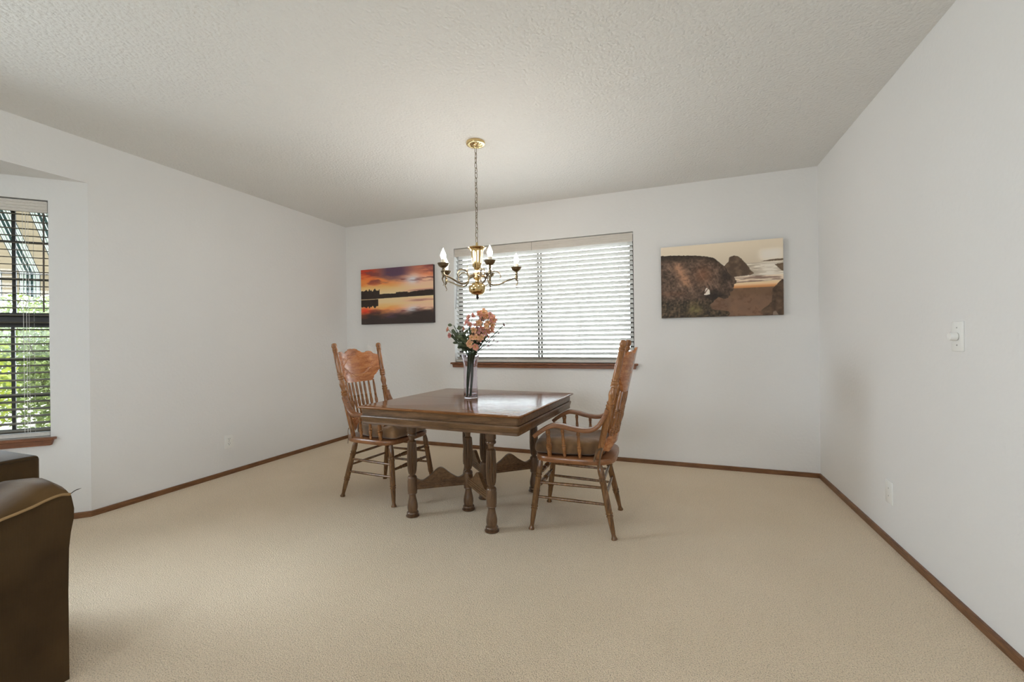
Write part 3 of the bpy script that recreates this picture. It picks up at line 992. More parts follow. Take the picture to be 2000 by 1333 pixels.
def beach(u, vb):
    v = 1 - vb    # from the top
    n = vnoise(u, v, 8, 6, 50); n2 = vnoise(u, v, 30, 22, 51); n3 = vnoise(u, v, 70, 50, 52, 3)
    ju = u + (n2 - .5) * 0.012; jv = v + (n3 - .5) * 0.014
    c = np.zeros(u.shape + (3,)) + np.array([194, 181, 162.])
    c = mixc(c, [178, 166, 148], sstep(0.0, 0.35, v))
    sun_ = np.exp(-((u - 0.91) / 0.09) ** 4 - ((v - 0.20) / 0.075) ** 4)
    c = mixc(c, [214, 206, 196], sun_)
    sea = v > 0.30
    seac = mixc(np.zeros_like(c) + np.array([150, 138, 122.]), [206, 198, 186], sstep(0.45, 0.7, vnoise(u, v, 10, 60, 60)) * .9 + np.exp(-((u - .9) / .1) ** 2) * .6)
    c = np.where(sea[..., None], seac, c)
    foam = (v > 0.47)
    fc = mixc(np.zeros_like(c) + np.array([120, 98, 86.]), [206, 190, 170], sstep(.5, .75, vnoise(u, v, 8, 40, 61)))
    c = np.where(foam[..., None], fc, c)
    band = (v > 0.545 + 0.03 * (1 - u))
    c = np.where(band[..., None], mixc(np.zeros_like(c) + np.array([216, 192, 156.]), [172, 118, 76], sstep(0.0, 0.06, v - 0.56)), c)
    sand = v > 0.625
    sc = mixc(np.zeros_like(c) + np.array([92, 73, 60.]), [120, 90, 70], n * 1.2 - .1)
    sc = mixc(sc, [86, 62, 48], sstep(.55, .75, n2) * .6)
    sc = mixc(sc, [96, 74, 56], np.exp(-((v - 0.68) / 0.06) ** 2) * .7)
    c = np.where(sand[..., None], sc, c)
    stack = [(.53, .33), (.555, .29), (.575, .26), (.58, .2), (.617, .186), (.65, .2), (.677, .23), (.73, .335), (.754, .405), (.778, .437), (.75, .457), (.60, .475), (.53, .5)]
    c = np.where(inpoly(ju, jv, stack)[..., None], mixc(np.zeros_like(c) + np.array([74, 60, 50.]), [108, 88, 70], n2 * 1.6 - .5 + 0.3 * np.sin(u * 60)), c)
    cliff = [(-.1, .11), (.12, .125), (.27, .143), (.38, .165), (.45, .195), (.475, .225), (.51, .28), (.545, .325), (.57, .40), (.60, .47), (.62, .55), (.60, .66), (.57, .73), (.533, .765), (.485, .735), (.45, .79), (.42, .83), (.44, .9), (.56, .93), (.6, 1.1), (-.1, 1.1)]
    cm = inpoly(ju + ((n - .5) * 0.06 + (n2 - .5) * 0.035) * sstep(.46, .56, u) * sstep(.42, .5, v), jv, cliff)
    cc = mixc(np.zeros_like(c) + np.array([52, 42, 36.]), [112, 90, 75], n2 * 1.0 + n3 * 1.1 - .62 + 0.25 * (vnoise(u + .25 * v, v, 40, 5, 57) - .5))
    cc = mixc(cc, [150, 112, 88], np.exp(-((u - 0.13 - 0.28 * (v - .2)) / 0.045) ** 2) * sstep(.17, .3, v) * (1 - sstep(.5, .62, v)) * .95 * (0.45 + n3))
    cc = mixc(cc, [148, 118, 100], sstep(.58, .72, vnoise(u - .3 * v, v, 55, 7, 71)) * sstep(.2, .3, v) * (1 - sstep(.6, .7, v)) * .35)
    cc = mixc(cc, [122, 84, 62], np.exp(-((u - 0.36) / 0.07) ** 2 - ((v - 0.42) / 0.12) ** 2) * .6)
    cc = mixc(cc, [44, 36, 30], np.clip(1 - sstep(0.0, 0.13, v - 0.13 - 0.6 * np.clip(u - .36, 0, 1)), 0, 1) * .85)
    cc = mixc(cc, [38, 32, 29], np.exp(-((u - 0.45) / 0.11) ** 2 - ((v - 0.72) / 0.075) ** 2) * .9)
    cc = mixc(cc, [42, 35, 31], np.exp(-((u - 0.555) / 0.05) ** 2 - ((v - 0.44) / 0.11) ** 2) * .75)
    cc = mixc(cc, [128, 88, 66], np.exp(-((v - 0.665) / 0.035) ** 2) * (1 - sstep(.15, .25, u)) * .3)
    veg = sstep(0.72, 0.82, v + (n - .5) * .1)
    vc = mixc(np.zeros_like(c) + np.array([42, 36, 30.]), [104, 86, 66], n3 * 1.3 + vnoise(u + .1 * v, v, 80, 16, 72) * .9 - .8)
    vc = mixc(vc, [116, 104, 66], np.exp(-((u - 0.29) / 0.06) ** 2 - ((v - 0.9) / 0.08) ** 2) * .8 * n2 * 1.6)
    cc = cc * (1 - veg[..., None]) + vc * veg[..., None]
    c = np.where(cm[..., None], cc, c)
    hole = [(.37, .695), (.385, .61), (.395, .60), (.417, .635), (.42, .69), (.39, .70)]
    c = np.where(inpoly(u, v, hole)[..., None], np.array([206, 196, 184.]), c)
    c = np.where(inpoly(u, v, [(.372, .672), (.40, .61), (.405, .615), (.378, .685)])[..., None], np.array([90, 70, 56.]), c)
    for P in ([(.823, .285), (.87, .275), (1.1, .25), (1.1, .285), (.9, .29)], [(.935, .335), (1.1, .30), (1.1, .46), (.985, .42)]):
        c = np.where(inpoly(ju, jv, P)[..., None], np.array([92, 76, 60.]) + 20 * (n3[..., None] - .5), c)
    rock = [(1.1, .50), (.985, .54), (.95, .60), (.916, .65), (.91, .82), (.88, .87), (.83, .93), (.86, 1.1), (1.1, 1.1)]
    c = np.where(inpoly(ju, jv, rock)[..., None], mixc(np.zeros_like(c) + np.array([54, 42, 34.]), [94, 74, 58], n2 * 1.6 - .3), c)
    c = np.where(inpoly(u, v, [(.91, 1.1), (.92, .955), (.94, .945), (.97, 1.02), (.97, 1.1)])[..., None], np.array([120, 104, 92.]), c)
    return c

M_edge1 = plain('dark_canvas_edge', srgb(58, 44, 44), 0.6)
M_edge2 = plain('brown_canvas_edge', srgb(72, 58, 48), 0.6)
painted_panel('canvas_picture', 'canvas print of a red sunset over a lake, left of the window', -3.294, -2.356, 1.306, 1.923, 0.035, sunset, 300, 200, M_edge1)
painted_panel('canvas_picture', 'brown canvas print of a beach and sea cliffs, right of the window', -0.085, 0.832, 1.284, 1.895, 0.035, beach, 360, 240, M_edge2)

# ------------------------------------------------------------------ wall plates
def plate(name, label, cat, M, x, z, w=0.072, h=0.116):
    root = empty(name, M @ Vector((x, 0, z)))
    tag(root, label, cat)
    T = Matrix.Translation(-root.location) @ M @ Matrix.Translation((x, 0, z))
    bm = bmesh.new()
    add_box(bm, (0, -0.003, 0), (w, 0.0066, h), 0.0028, T)
    link('cover_plate', bm, M_white, root)
    return root, T
def screw(root, T, z):
    bm = bmesh.new()
    add_lathe(bm, [(0.0034, 0), (0.0034, 0.0012), (0, 0.0018)], 10, T @ Matrix.Translation((0, -0.006, z)) @ Matrix.Rotation(PI / 2, 4, 'X'))
    link('screw', bm, M_metal, root)
o1, T = plate('electrical_outlet', 'white duplex outlet low on the left wall near the corner', 'outlet', ML, 2.545, 0.278)
for dz in (0.02, -0.02):
    bm = bmesh.new()
    add_box(bm, (0, -0.0068, dz), (0.034, 0.003, 0.029), 0.0012, T)
    rc = link('receptacle', bm, M_white, o1)
    for dx, hh in ((-0.0065, 0.009), (0.0065, 0.007)):
        bm = bmesh.new()
        add_box(bm, (dx, -0.0083, dz + 0.004), (0.0024, 0.0008, hh), 0, T)
        link('slot', bm, M_dark, rc)
    bm = bmesh.new()
    add_lathe(bm, [(0.0026, 0), (0.0026, 0.0008), (0, 0.0008)], 10, T @ Matrix.Translation((0, -0.0082, dz - 0.008)) @ Matrix.Rotation(PI / 2, 4, 'X'))
    link('ground_hole', bm, M_dark, rc)
screw(o1, T, 0)
o2, T = plate('wall_plate', 'white blank plate with two screws low on the right wall', 'wall plate', MR, 2.831, 0.274, 0.076, 0.12)
for dz in (0.02, -0.02): screw(o2, T, dz)
o3, T = plate('dimmer_switch', 'white dimmer switch with round knob on the right wall', 'switch', MR, 2.232, 1.099, 0.074, 0.12)
bm = bmesh.new()
add_lathe(bm, [(0.0, 0), (0.0155, 0), (0.0155, 0.005)], 24, T @ Matrix.Translation((0, -0.006, 0.0)) @ Matrix.Rotation(PI / 2, 4, 'X'))
link('dial_ring', bm, M_metal, o3)
bm = bmesh.new()
add_lathe(bm, [(0.0, 0.004), (0.0175, 0.004), (0.0170, 0.012), (0.0155, 0.022), (0.0145, 0.0245), (0.011, 0.0245), (0.010, 0.0235), (0, 0.0235)], 28, T @ Matrix.Translation((0, -0.006, 0.0)) @ Matrix.Rotation(PI / 2, 4, 'X'),
          rfun=lambda z, a: 1 + (0.02 * math.cos(a * 14) if 0.008 < z < 0.023 else 0))
link('knob', bm, M_white, o3)
for dz in (0.035, -0.035): screw(o3, T, dz)

# ------------------------------------------------------------------ dining table
TZ = 0.712
tb = empty('dining_table', (-1.256, 2.622, 0), rad(-2.7))
tag(tb, 'square dark walnut dining table with fluted turned legs', 'table')
HX, HY = 0.545, 0.525
def half_mold(prof, sgn, crack):
    bm = bmesh.new()
    loops = []
    for o, z in prof:
        x, y = HX + o, HY + o
        r = 0.012
        pts = []
        for cx, a0 in ((x - r, 0), (-(x - r), PI / 2)):
            for k in range(5):
                a = a0 + PI / 2 * k / 4
                pts.append((cx + r * math.cos(a), (y - r) + r * math.sin(a)))
        pts = [(x, crack)] + pts + [(-x, crack)]
        loops.append([bm.verts.new((px * sgn, py * sgn, z)) for px, py in pts])
    for a, b in zip(loops[:-1], loops[1:]):
        n = len(a)
        for i in range(n):
            j = (i + 1) % n
            bm.faces.new((a[i], a[j], b[j], b[i]))
    bm.faces.new(loops[0]); bm.faces.new(loops[-1][::-1])
    return bm
top_prof = [(-0.012, TZ), (-0.005, TZ - 0.0008), (-0.001, TZ - 0.003), (0, TZ - 0.0065), (-0.001, TZ - 0.010), (-0.005, TZ - 0.0135), (-0.014, TZ - 0.015), (-0.02, TZ - 0.0155)]
apr_prof = [(-0.02, 0.6965), (-0.021, 0.69), (-0.021, 0.660), (-0.024, 0.658), (-0.024, 0.656), (-0.016, 0.6545), (-0.0135, 0.650), (-0.0135, 0.645), (-0.017, 0.634), (-0.021, 0.622), (-0.022, 0.613), (-0.0205, 0.608), (-0.021, 0.604), (-0.026, 0.602)]
for s in (1, -1):
    link('tabletop', half_mold(top_prof, s, 0.0015), M_tabletop, tb, 35)
    link('apron', half_mold(apr_prof, s, 0.0009), M_table, tb, 35)
leg_prof = [(0.0, 0.0), (0.038, 0.0), (0.042, 0.003), (0.042, 0.008), (0.036, 0.012), (0.033, 0.014), (0.0365, 0.019), (0.037, 0.025), (0.033, 0.031), (0.0285, 0.034), (0.031, 0.045), (0.0325, 0.058), (0.0315, 0.075), (0.0275, 0.095), (0.0225, 0.118), (0.021, 0.13), (0.0225, 0.139), (0.028, 0.143), (0.030, 0.147), (0.0285, 0.151), (0.029, 0.1535), (0.0305, 0.16), (0.0305, 0.226), (0.028, 0.234), (0.029, 0.239), (0.0285, 0.248), (0.024, 0.255), (0.0165, 0.259), (0.0165, 0.264), (0.022, 0.269), (0.0265, 0.285), (0.0300, 0.32), (0.0312, 0.36), (0.0305, 0.41), (0.028, 0.455), (0.0265, 0.473), (0.020, 0.478), (0.0165, 0.482), (0.0175, 0.497), (0.021, 0.506), (0.0285, 0.510), (0.031, 0.517), (0.0285, 0.524), (0.026, 0.527), (0.0265, 0.532), (0.0305, 0.536), (0.0310, 0.606), (0.0, 0.606)]
def refine(prof, zmax=0.012):
    out = [prof[0]]
    for (r0, z0), (r1, z1) in zip(prof[:-1], prof[1:]):
        k = max(1, int(abs(z1 - z0) / zmax))
        for i in range(1, k + 1):
            out.append((r0 + (r1 - r0) * i / k, z0 + (z1 - z0) * i / k))
    return out
def flute(z, a):
    if 0.266 < z < 0.476:
        k = min(1, (z - 0.266) / 0.012, (0.476 - z) / 0.012)
        return 1 - 0.20 * k * abs(math.cos(a * 7)) ** 8
    return 1.0
leg_bm = bmesh.new()
add_lathe(leg_bm, refine(leg_prof), 84, None, flute)
leg0 = link('leg', leg_bm, M_leg, tb, 40)
corner = [(-0.281, -0.325), (0.281, -0.335), (-0.281, 0.375), (0.281, 0.375)]
centre = [(0.0, -0.105), (0.005, 0.115)]
for i, (x, y) in enumerate(corner + centre):
    o = leg0 if i == 0 else leg0.copy()
    if i:
        COL.objects.link(o); o.parent = tb
    o.location = (x, y, 0)
def stretcher(a, b):
    A, B = Vector((a[0], a[1], 0)), Vector((b[0], b[1], 0))
    d = (B - A); ln = d.length; d.normalize()
    M = frame_matrix(A, d, Vector((-d.y, d.x, 0)))
    x0, x1 = 0.02, ln - 0.02
    poly = [(x0, 0.168), (x1, 0.168)]
    for k in range(33):
        t = 1 - k / 32
        hump = 0.062 * math.exp(-((t - 0.5) / 0.185) ** 2) - 0.012 * math.exp(-((abs(t - 0.5) - 0.36) / 0.08) ** 2) + 0.008 * math.exp(-((abs(t - 0.5) - 0.5) / 0.05) ** 2)
        poly.append((x0 + (x1 - x0) * t, 0.232 + hump))
    bm = bmesh.new()
    add_prism(bm, poly, M, 0.022)
    for z in (0.184, 0.198, 0.212):
        for s in (1, -1):
            add_tube(bm, [M @ Vector((x0, s * 0.011, z)), M @ Vector((x1, s * 0.011, z))], 0.0048, 8)
    link('stretcher', bm, M_table, tb, 30)
for i, c in ((0, 0), (1, 0), (2, 1), (3, 1)):
    stretcher(corner[i], centre[c])

# ------------------------------------------------------------------ pressed-back armchairs
def make_chair(label):
    """local +x is the front, origin on the floor under the seat centre"""
    ch = empty('oak_armchair')
    tag(ch, label, 'chair')
    # seat: shaped slab, wider in front, round at the rear
    bm = bmesh.new()
    outline = []
    n = 48
    for k in range(n):
        a = 2 * PI * k / n
        cx, sy = math.cos(a), math.sin(a)
        ex = 4.5
        rr = 1 / ((abs(cx) ** ex + abs(sy) ** ex) ** (1 / ex))
        x, y = rr * cx, rr * sy
        hw = 0.236 if x > -0.2 else 0.236 - 0.03 * ((-x - 0.2) / 0.8) ** 2
        outline.append((x * 0.235 - 0.008, y * hw))
    lay = [(0.94, 0.399), (0.985, 0.402), (1.0, 0.409), (1.0, 0.428), (0.985, 0.434), (0.95, 0.436)]
    loops = [[bm.verts.new((x * s, y * s, z)) for x, y in outline] for s, z in lay]
    for s, z in ((0.8, 0.4345), (0.55, 0.431), (0.3, 0.4295)):
        loops.append([bm.verts.new((x * s, y * s, z)) for x, y in outline])
    for a, b in zip(loops[:-1], loops[1:]):
        for i in range(n):
            j = (i + 1) % n
            bm.faces.new((a[i], a[j], b[j], b[i]))
    bm.faces.new(loops[0][::-1]); bm.faces.new(loops[-1])
    link('seat', bm, M_oakx, ch, 35)
    # legs
    legp = [(0, .0), (0, .0165), (.012, .0175), (.035, .0135), (.06, .0115), (.11, .013), (.20, .0155), (.285, .0165), (.29, .0195), (.305, .0195), (.31, .017), (.32, .017), (.325, .0205), (.34, .0205), (.345, .018), (.36, .0185), (.55, .0185), (.72, .0175), (.73, .020), (.75, .020), (.757, .0165), (.77, .0165), (.777, .0195), (.795, .0195), (.80, .0165), (.84, .0185), (.90, .018), (.95, .015), (1, .0125), (1, 0)]
    feet = {('f', 1): ((0.238, 0.222, 0), (0.186, 0.185, 0.405)), ('f', -1): ((0.238, -0.222, 0), (0.186, -0.185, 0.405)),
            ('r', 1): ((-0.236, 0.218, 0), (-0.150, 0.165, 0.405)), ('r', -1): ((-0.236, -0.218, 0), (-0.150, -0.165, 0.405))}
    for k, (a, b) in feet.items():
        bm = bmesh.new(); add_turned(bm, a, b, legp, 18); 
        link('leg', bm, M_oakleg, ch)
    at = lambda k, z: Vector(feet[k][0]).lerp(Vector(feet[k][1]), z / 0.405)
    rod = [(0, .0065), (.08, .0075), (.5, .0095), (.92, .0075), (1, .0065)]
    fancy = [(0, .007), (.1, .009), (.2, .0095), (.22, .0125), (.24, .0095), (.28, .012), (.36, .0145), (.44, .0115), (.46, .015), (.48, .0115), (.5, .016), (.52, .0115), (.54, .015), (.56, .0115), (.64, .0145), (.72, .012), (.76, .0095), (.78, .0125), (.8, .0095), (.9, .009), (1, .007)]
    for s in (1, -1):
        for zf, zr in ((0.190, 0.180), (0.272, 0.268)):
            bm = bmesh.new(); add_turned(bm, at(('f', s), zf), at(('r', s), zr), rod, 12); link('stretcher', bm, M_oakleg, ch)
    for z in (0.235, 0.315):
        bm = bmesh.new(); add_turned(bm, at(('f', 1), z), at(('f', -1), z), fancy, 14); link('stretcher', bm, M_oakleg, ch)
    for z in (0.225, 0.300):
        bm = bmesh.new(); add_turned(bm, at(('r', 1), z), at(('r', -1), z), rod, 12); link('stretcher', bm, M_oakleg, ch)
    # back posts
    pb = lambda s: Vector((-0.148, 0.192 * s, 0.425)); pt = lambda s: Vector((-0.300, 0.224 * s, 1.100))
    postp = [(0, .0), (0, .014), (.05, .0165), (.30, .0185), (.445, .0185), (.452, .0215), (.464, .0215), (.47, .0165), (.478, .0205), (.49, .0205), (.497, .015), (.515, .0155), (.545, .0205), (.565, .021), (.59, .017), (.61, .0145), (.617, .0205), (.632, .0205), (.637, .0185), (.642, .0205), (.655, .0205), (.66, .0185), (.665, .0205), (.678, .0205), (.683, .018), (.69, .0185), (.80, .0185), (.905, .0165), (.912, .0185), (.92, .0185), (.924, .0165), (.929, .0185), (.937, .0185), (.941, .0160), (.955, .0185), (.968, .0205), (.978, .0185), (.984, .0175), (.992, .0165), (.998, .010), (1, 0)]
    for s in (1, -1):
        bm = bmesh.new(); add_turned(bm, pb(s), pt(s), postp, 20); link('back_post', bm, M_oak, ch)
    # pressed panel, bowed to the rear
    def post_at(z, s=1):
        t = (z - 0.425) / 0.675
        return pb(s).lerp(pt(s), t)
    def bow(u, k=0.066): return -k * (1 - abs(u) ** 2.2)
    topz = [(0, 1.052), (.08, 1.056), (.16, 1.052), (.24, 1.040), (.40, 1.024), (.50, 1.026), (.62, 1.036), (.70, 1.034), (.80, 1.014), (.92, 1.008), (1, 1.012)]
    botz = [(0, .802), (.52, .803), (.60, .806), (.66, .820), (.70, .842), (.76, .852), (.82, .866), (.86, .880), (.90, .888), (1, .892)]
    nu, nv = 260, 120
    def relief(u, z):
        """cut lines of the pressed pattern: a scrolled oval frame, curls round it, a flower on top"""
        x, zz = u * 0.2, z - 0.925
        ys = zz * 1.55
        a = math.atan2(ys, x)
        r = math.hypot(x, ys)
        g_ = lambda d, w: math.exp(-(d / w) ** 2)
        r0 = 0.110 + 0.011 * math.cos(4 * a) + 0.006 * math.cos(8 * a)
        h = g_(r - r0, 0.0024)
        h = max(h, 0.8 * g_(r - r0 - 0.011 - 0.004 * math.cos(12 * a), 0.0022))
        for k in range(14):
            b_ = 2 * PI * (k + 0.5) / 14
            rc = 0.110 + 0.011 * math.cos(4 * b_) + 0.006 * math.cos(8 * b_) + 0.031
            dx, dy = x - rc * math.cos(b_), ys - rc * math.sin(b_)
            rr = math.hypot(dx, dy)
            if rr < 0.03:
                t_ = (math.atan2(dy, dx) * (1 if k % 2 else -1)) % (2 * PI)
                h = max(h, 0.9 * g_(rr - 0.005 - 0.0014 * t_, 0.0019))
        for k in range(5):
            b_ = PI / 2 + (k - 2) * 0.55
            dx, dy = x - 0.020 * math.cos(b_), zz - 0.078 - 0.020 * math.sin(b_)
            h = max(h, g_(math.hypot(dx, dy) - 0.008, 0.0018))
        edge = max(0.0, min(1, (1 - abs(u)) * 9))
        return -0.0026 * h * edge
    bm = bmesh.new()
    F_, B_ = [], []
    for i in range(nu + 1):
        u = -1 + 2 * i / nu
        z1, z0 = lerp_table(topz, abs(u)), lerp_table(botz, abs(u))
        fr_, br_ = [], []
        for j in range(nv + 1):
            z = z0 + (z1 - z0) * j / nv
            P = post_at(z, 1)
            y = P.y * u
            x = P.x + bow(u)
            fr_.append(bm.verts.new((x + 0.0075 + relief(u, z), y, z)))
            br_.append(bm.verts.new((x - 0.0075, y, z)))
        F_.append(fr_); B_.append(br_)
    for i in range(nu):
        for j in range(nv):
            bm.faces.new((F_[i][j], F_[i + 1][j], F_[i + 1][j + 1], F_[i][j + 1]))
            bm.faces.new((B_[i][j], B_[i][j + 1], B_[i + 1][j + 1], B_[i + 1][j]))
        for j in (0, nv):
            bm.faces.new((F_[i][j], F_[i + 1][j], B_[i + 1][j], B_[i][j]))
    for i in (0, nu):
        for j in range(nv):
            bm.faces.new((F_[i][j], F_[i][j + 1], B_[i][j + 1], B_[i][j]))
    link('pressed_panel', bm, M_press, ch, 50)
    # lower back rail, bowed the same way
    bm = bmesh.new()
    F_, B_ = [], []
    rt = [(0, .560), (.45, .560), (.7, .552), (.85, .532), (1, .505)]
    rb = [(0, .505), (.45, .500), (.62, .47), (.72, .463), (.8, .47), (1, .478)]
    for i in range(41):
        u = -1 + i / 20
        fr_, br_ = [], []
        for j in range(5):
            z = lerp_table(rb, abs(u)) + (lerp_table(rt, abs(u)) - lerp_table(rb, abs(u))) * j / 4
            P = post_at(z, 1)
            fr_.append(bm.verts.new((P.x + bow(u) + 0.009, P.y * u, z)))
            br_.append(bm.verts.new((P.x + bow(u) - 0.009, P.y * u, z)))
        F_.append(fr_); B_.append(br_)
    for i in range(40):
        for j in range(4):
            bm.faces.new((F_[i][j], F_[i + 1][j], F_[i + 1][j + 1], F_[i][j + 1]))
            bm.faces.new((B_[i][j], B_[i][j + 1], B_[i + 1][j + 1], B_[i + 1][j]))
        for j in (0, 4):
            bm.faces.new((F_[i][j], F_[i + 1][j], B_[i + 1][j], B_[i][j]))
    for i in (0, 40):
        for j in range(4):
            bm.faces.new((F_[i][j], F_[i][j + 1], B_[i][j + 1], B_[i][j]))
    link('back_rail', bm, M_press, ch, 40)
    # back spindles
    spp = [(0, .006), (.05, .0075), (.09, .0075), (.1, .0095), (.12, .0065), (.14, .0095), (.16, .0065), (.18, .0095), (.2, .007), (.24, .0075), (.36, .0115), (.42, .0115), (.47, .0085), (.49, .0105), (.51, .007), (.53, .0105), (.55, .007), (.57, .0105), (.6, .0075), (.72, .0095), (.86, .0085), (1, .006)]
    for k in range(8):
        u = -0.66 + 1.32 * k / 7
        a, b = post_at(0.552), post_at(0.812)
        A = Vector((a.x + bow(u), a.y * u, 0.552)); B = Vector((b.x + bow(u), b.y * u, 0.812))
        bm = bmesh.new(); add_turned(bm, A, B, spp, 12); link('back_spindle', bm, M_oak, ch)
    # arms
    for s in (1, -1):
        path = [(0.206, 0.243, 0.551), (0.182, 0.243, 0.571), (0.152, 0.242, 0.592), (0.122, 0.241, 0.609), (0.088, 0.240, 0.619), (0.040, 0.237, 0.615), (-0.01, 0.232, 0.604), (-0.07, 0.226, 0.596), (-0.115, 0.221, 0.600), (-0.152, 0.217, 0.620), (-0.178, 0.215, 0.655), (-0.196, 0.216, 0.690), (-0.206, 0.219, 0.718)]
        pts = spline([(x, y * s, z) for x, y, z in path], 5)
        bm = bmesh.new()
        rings = []
        m_ = len(pts)
        for i, p in enumerate(pts):
            t = (pts[min(i + 1, m_ - 1)] - pts[max(i - 1, 0)]).normalized()
            side = Vector((0, 1, 0)); side = (side - t * side.dot(t)).normalized()
            up = side.cross(t) if True else None
            f_ = i / (m_ - 1)
            hw = 0.029 - 0.010 * max(0, f_ - 0.35) / 0.65
            hh = 0.0125
            ring = []
            for k in range(16):
                a = 2 * PI * k / 16
                c_, s_ = math.cos(a), math.sin(a)
                ex = 2 / 5.0
                ring.append(bm.verts.new(p + side * hw * math.copysign(abs(c_) ** ex, c_) + up * hh * math.copysign(abs(s_) ** ex, s_)))
            rings.append(ring)
        for a, b in zip(rings[:-1], rings[1:]):
            for k in range(16):
                j = (k + 1) % 16
                bm.faces.new((a[k], a[j], b[j], b[k]))
        bm.faces.new(rings[0][::-1]); bm.faces.new(rings[-1])
        link('armrest', bm, M_oakx, ch, 40)
        asp = [(0, .008), (.03, .011), (.06, .0125), (.10, .0125), (.115, .0095), (.13, .0135), (.155, .0135), (.165, .011), (.3, .0165), (.36, .0165), (.38, .0125), (.4, .0175), (.43, .0175), (.45, .0125), (.6, .0135), (.75, .0105), (.78, .013), (.81, .0105), (.84, .014), (.92, .0135), (1, .009)]
        for bx, tx, tz, sc in ((0.124, 0.130, 0.600, 1.0), (0.036, 0.046, 0.608, 0.72), (-0.050, -0.044, 0.592, 0.72)):
            bm = bmesh.new()
            add_turned(bm, (bx, 0.214 * s, 0.43), (tx, 0.237 * s, tz), [(t, r * sc) for t, r in asp], 14)
            link('arm_spindle', bm, M_oak, ch)
        bm = bmesh.new()
        for dz in (0.695, 0.672):
            p_ = Vector((-0.199 + (0.695 - dz) * 0.5, 0.2155 * s, dz))
            add_lathe(bm, [(0.0045, 0), (0.0045, 0.0025), (0, 0.0035)], 10, Matrix.Translation(p_ + Vector((0.009, 0.0, 0.004))) @ Matrix.Rotation(PI / 2 * 0.8, 4, 'Y'))
        link('screw_plug', bm, M_dark, ch)
    return ch

ch_r = make_chair('oak armchair right of the table, showing the plain back of its panel')
ch_r.location = (-0.553, 2.605, 0); ch_r.rotation_euler = (0, 0, rad(182.0))
ch_l = copy_tree(ch_r)
ch_l['label'] = 'oak armchair left of the table, showing its carved front panel'
ch_l.location = (-1.974, 2.638, 0); ch_l.rotation_euler = (0, 0, rad(-5))

# seat cushions: loose pads tied to the posts
def make_cushion(label):
    c = empty('seat_cushion')
    tag(c, label, 'cushion')
    bm = bmesh.new()
    nu, nv = 72, 28
    rows = []
    for j in range(nv + 1):
        ph = -PI / 2 + PI * j / nv
        row = []
        for i in range(nu):
            a = 2 * PI * i / nu
            e1, e2 = 0.17, 0.13
            sg = lambda v_, e: math.copysign(abs(v_) ** e, v_)
            cx = sg(math.cos(ph), e2)
            x = 0.204 * cx * sg(math.cos(a), e1) + 0.013
            y = 0.190 * cx * sg(math.sin(a), e1)
            if x < -0.09:                       # narrows to pass between the back posts
                y *= 1 - 0.26 * min(1, (-x - 0.09) / 0.05)
            z = 0.0385 * sg(math.sin(ph), 0.5)
            rr_ = max(abs(x) / 0.215, abs(y) / 0.190)
            if z > 0:
                fold = 0.017 * mnoise.noise(Vector((x * 7 + 3, y * 16, 1.7))) + 0.009 * mnoise.noise(Vector((x * 22, y * 22, 4.7)))
                z += (fold + 0.020 * (1 - rr_ ** 2)) * min(1, cx * 1.2)
                for tx, ty in ((0.07, 0.07), (0.07, -0.07), (-0.07, 0.07), (-0.07, -0.07)):
                    z -= 0.012 * math.exp(-((x - tx) / 0.035) ** 2 - ((y - ty) / 0.035) ** 2)
            if rr_ > 0.75 and abs(z) < 0.035:
                k_ = 1 + 0.02 * mnoise.noise(Vector((x * 20, y * 20, z * 30)))
                x *= k_; y *= k_
            row.append(bm.verts.new((x, y, z)))
        rows.append(row)
    for a, b in zip(rows[:-1], rows[1:]):
        for i in range(nu):
            j = (i + 1) % nu
            try: bm.faces.new((a[i], a[j], b[j], b[i]))
            except ValueError: pass
    bmesh.ops.remove_doubles(bm, verts=bm.verts[:], dist=0.0004)
    link('pad', bm, M_cushion, c, 80)
    for s in (1, -1):
        bm = bmesh.new()
        p = spline([(-0.17, 0.185 * s, 0.0), (-0.185, 0.205 * s, 0.02), (-0.178, 0.224 * s, 0.0), (-0.172, 0.228 * s, -0.04), (-0.168, 0.236 * s, -0.085)], 5)
        add_tube(bm, p, [0.007] * len(p), 8, (1.0, 0.3))
        p = spline([(-0.185, 0.21 * s, 0.02), (-0.160, 0.224 * s, 0.012), (-0.148, 0.228 * s, -0.02), (-0.140, 0.232 * s, -0.05)], 5)
        add_tube(bm, p, [0.006] * len(p), 8, (1.0, 0.3))
        link('tie', bm, M_cushion, c)
    return c
def put_on(c, ch, z, fwd):
    a = ch.rotation_euler.z
    c.location = (ch.location.x + fwd * math.cos(a), ch.location.y + fwd * math.sin(a), z)
    c.rotation_euler = (0, 0, a)
cu_r = make_cushion('puffy brown seat cushion on the right-hand armchair')
put_on(cu_r, ch_r, 0.4765, 0.010)
cu_l = copy_tree(cu_r)
cu_l['label'] = 'brown seat cushion on the left-hand armchair, mostly behind the table edge'
put_on(cu_l, ch_l, 0.4765, 0.010)

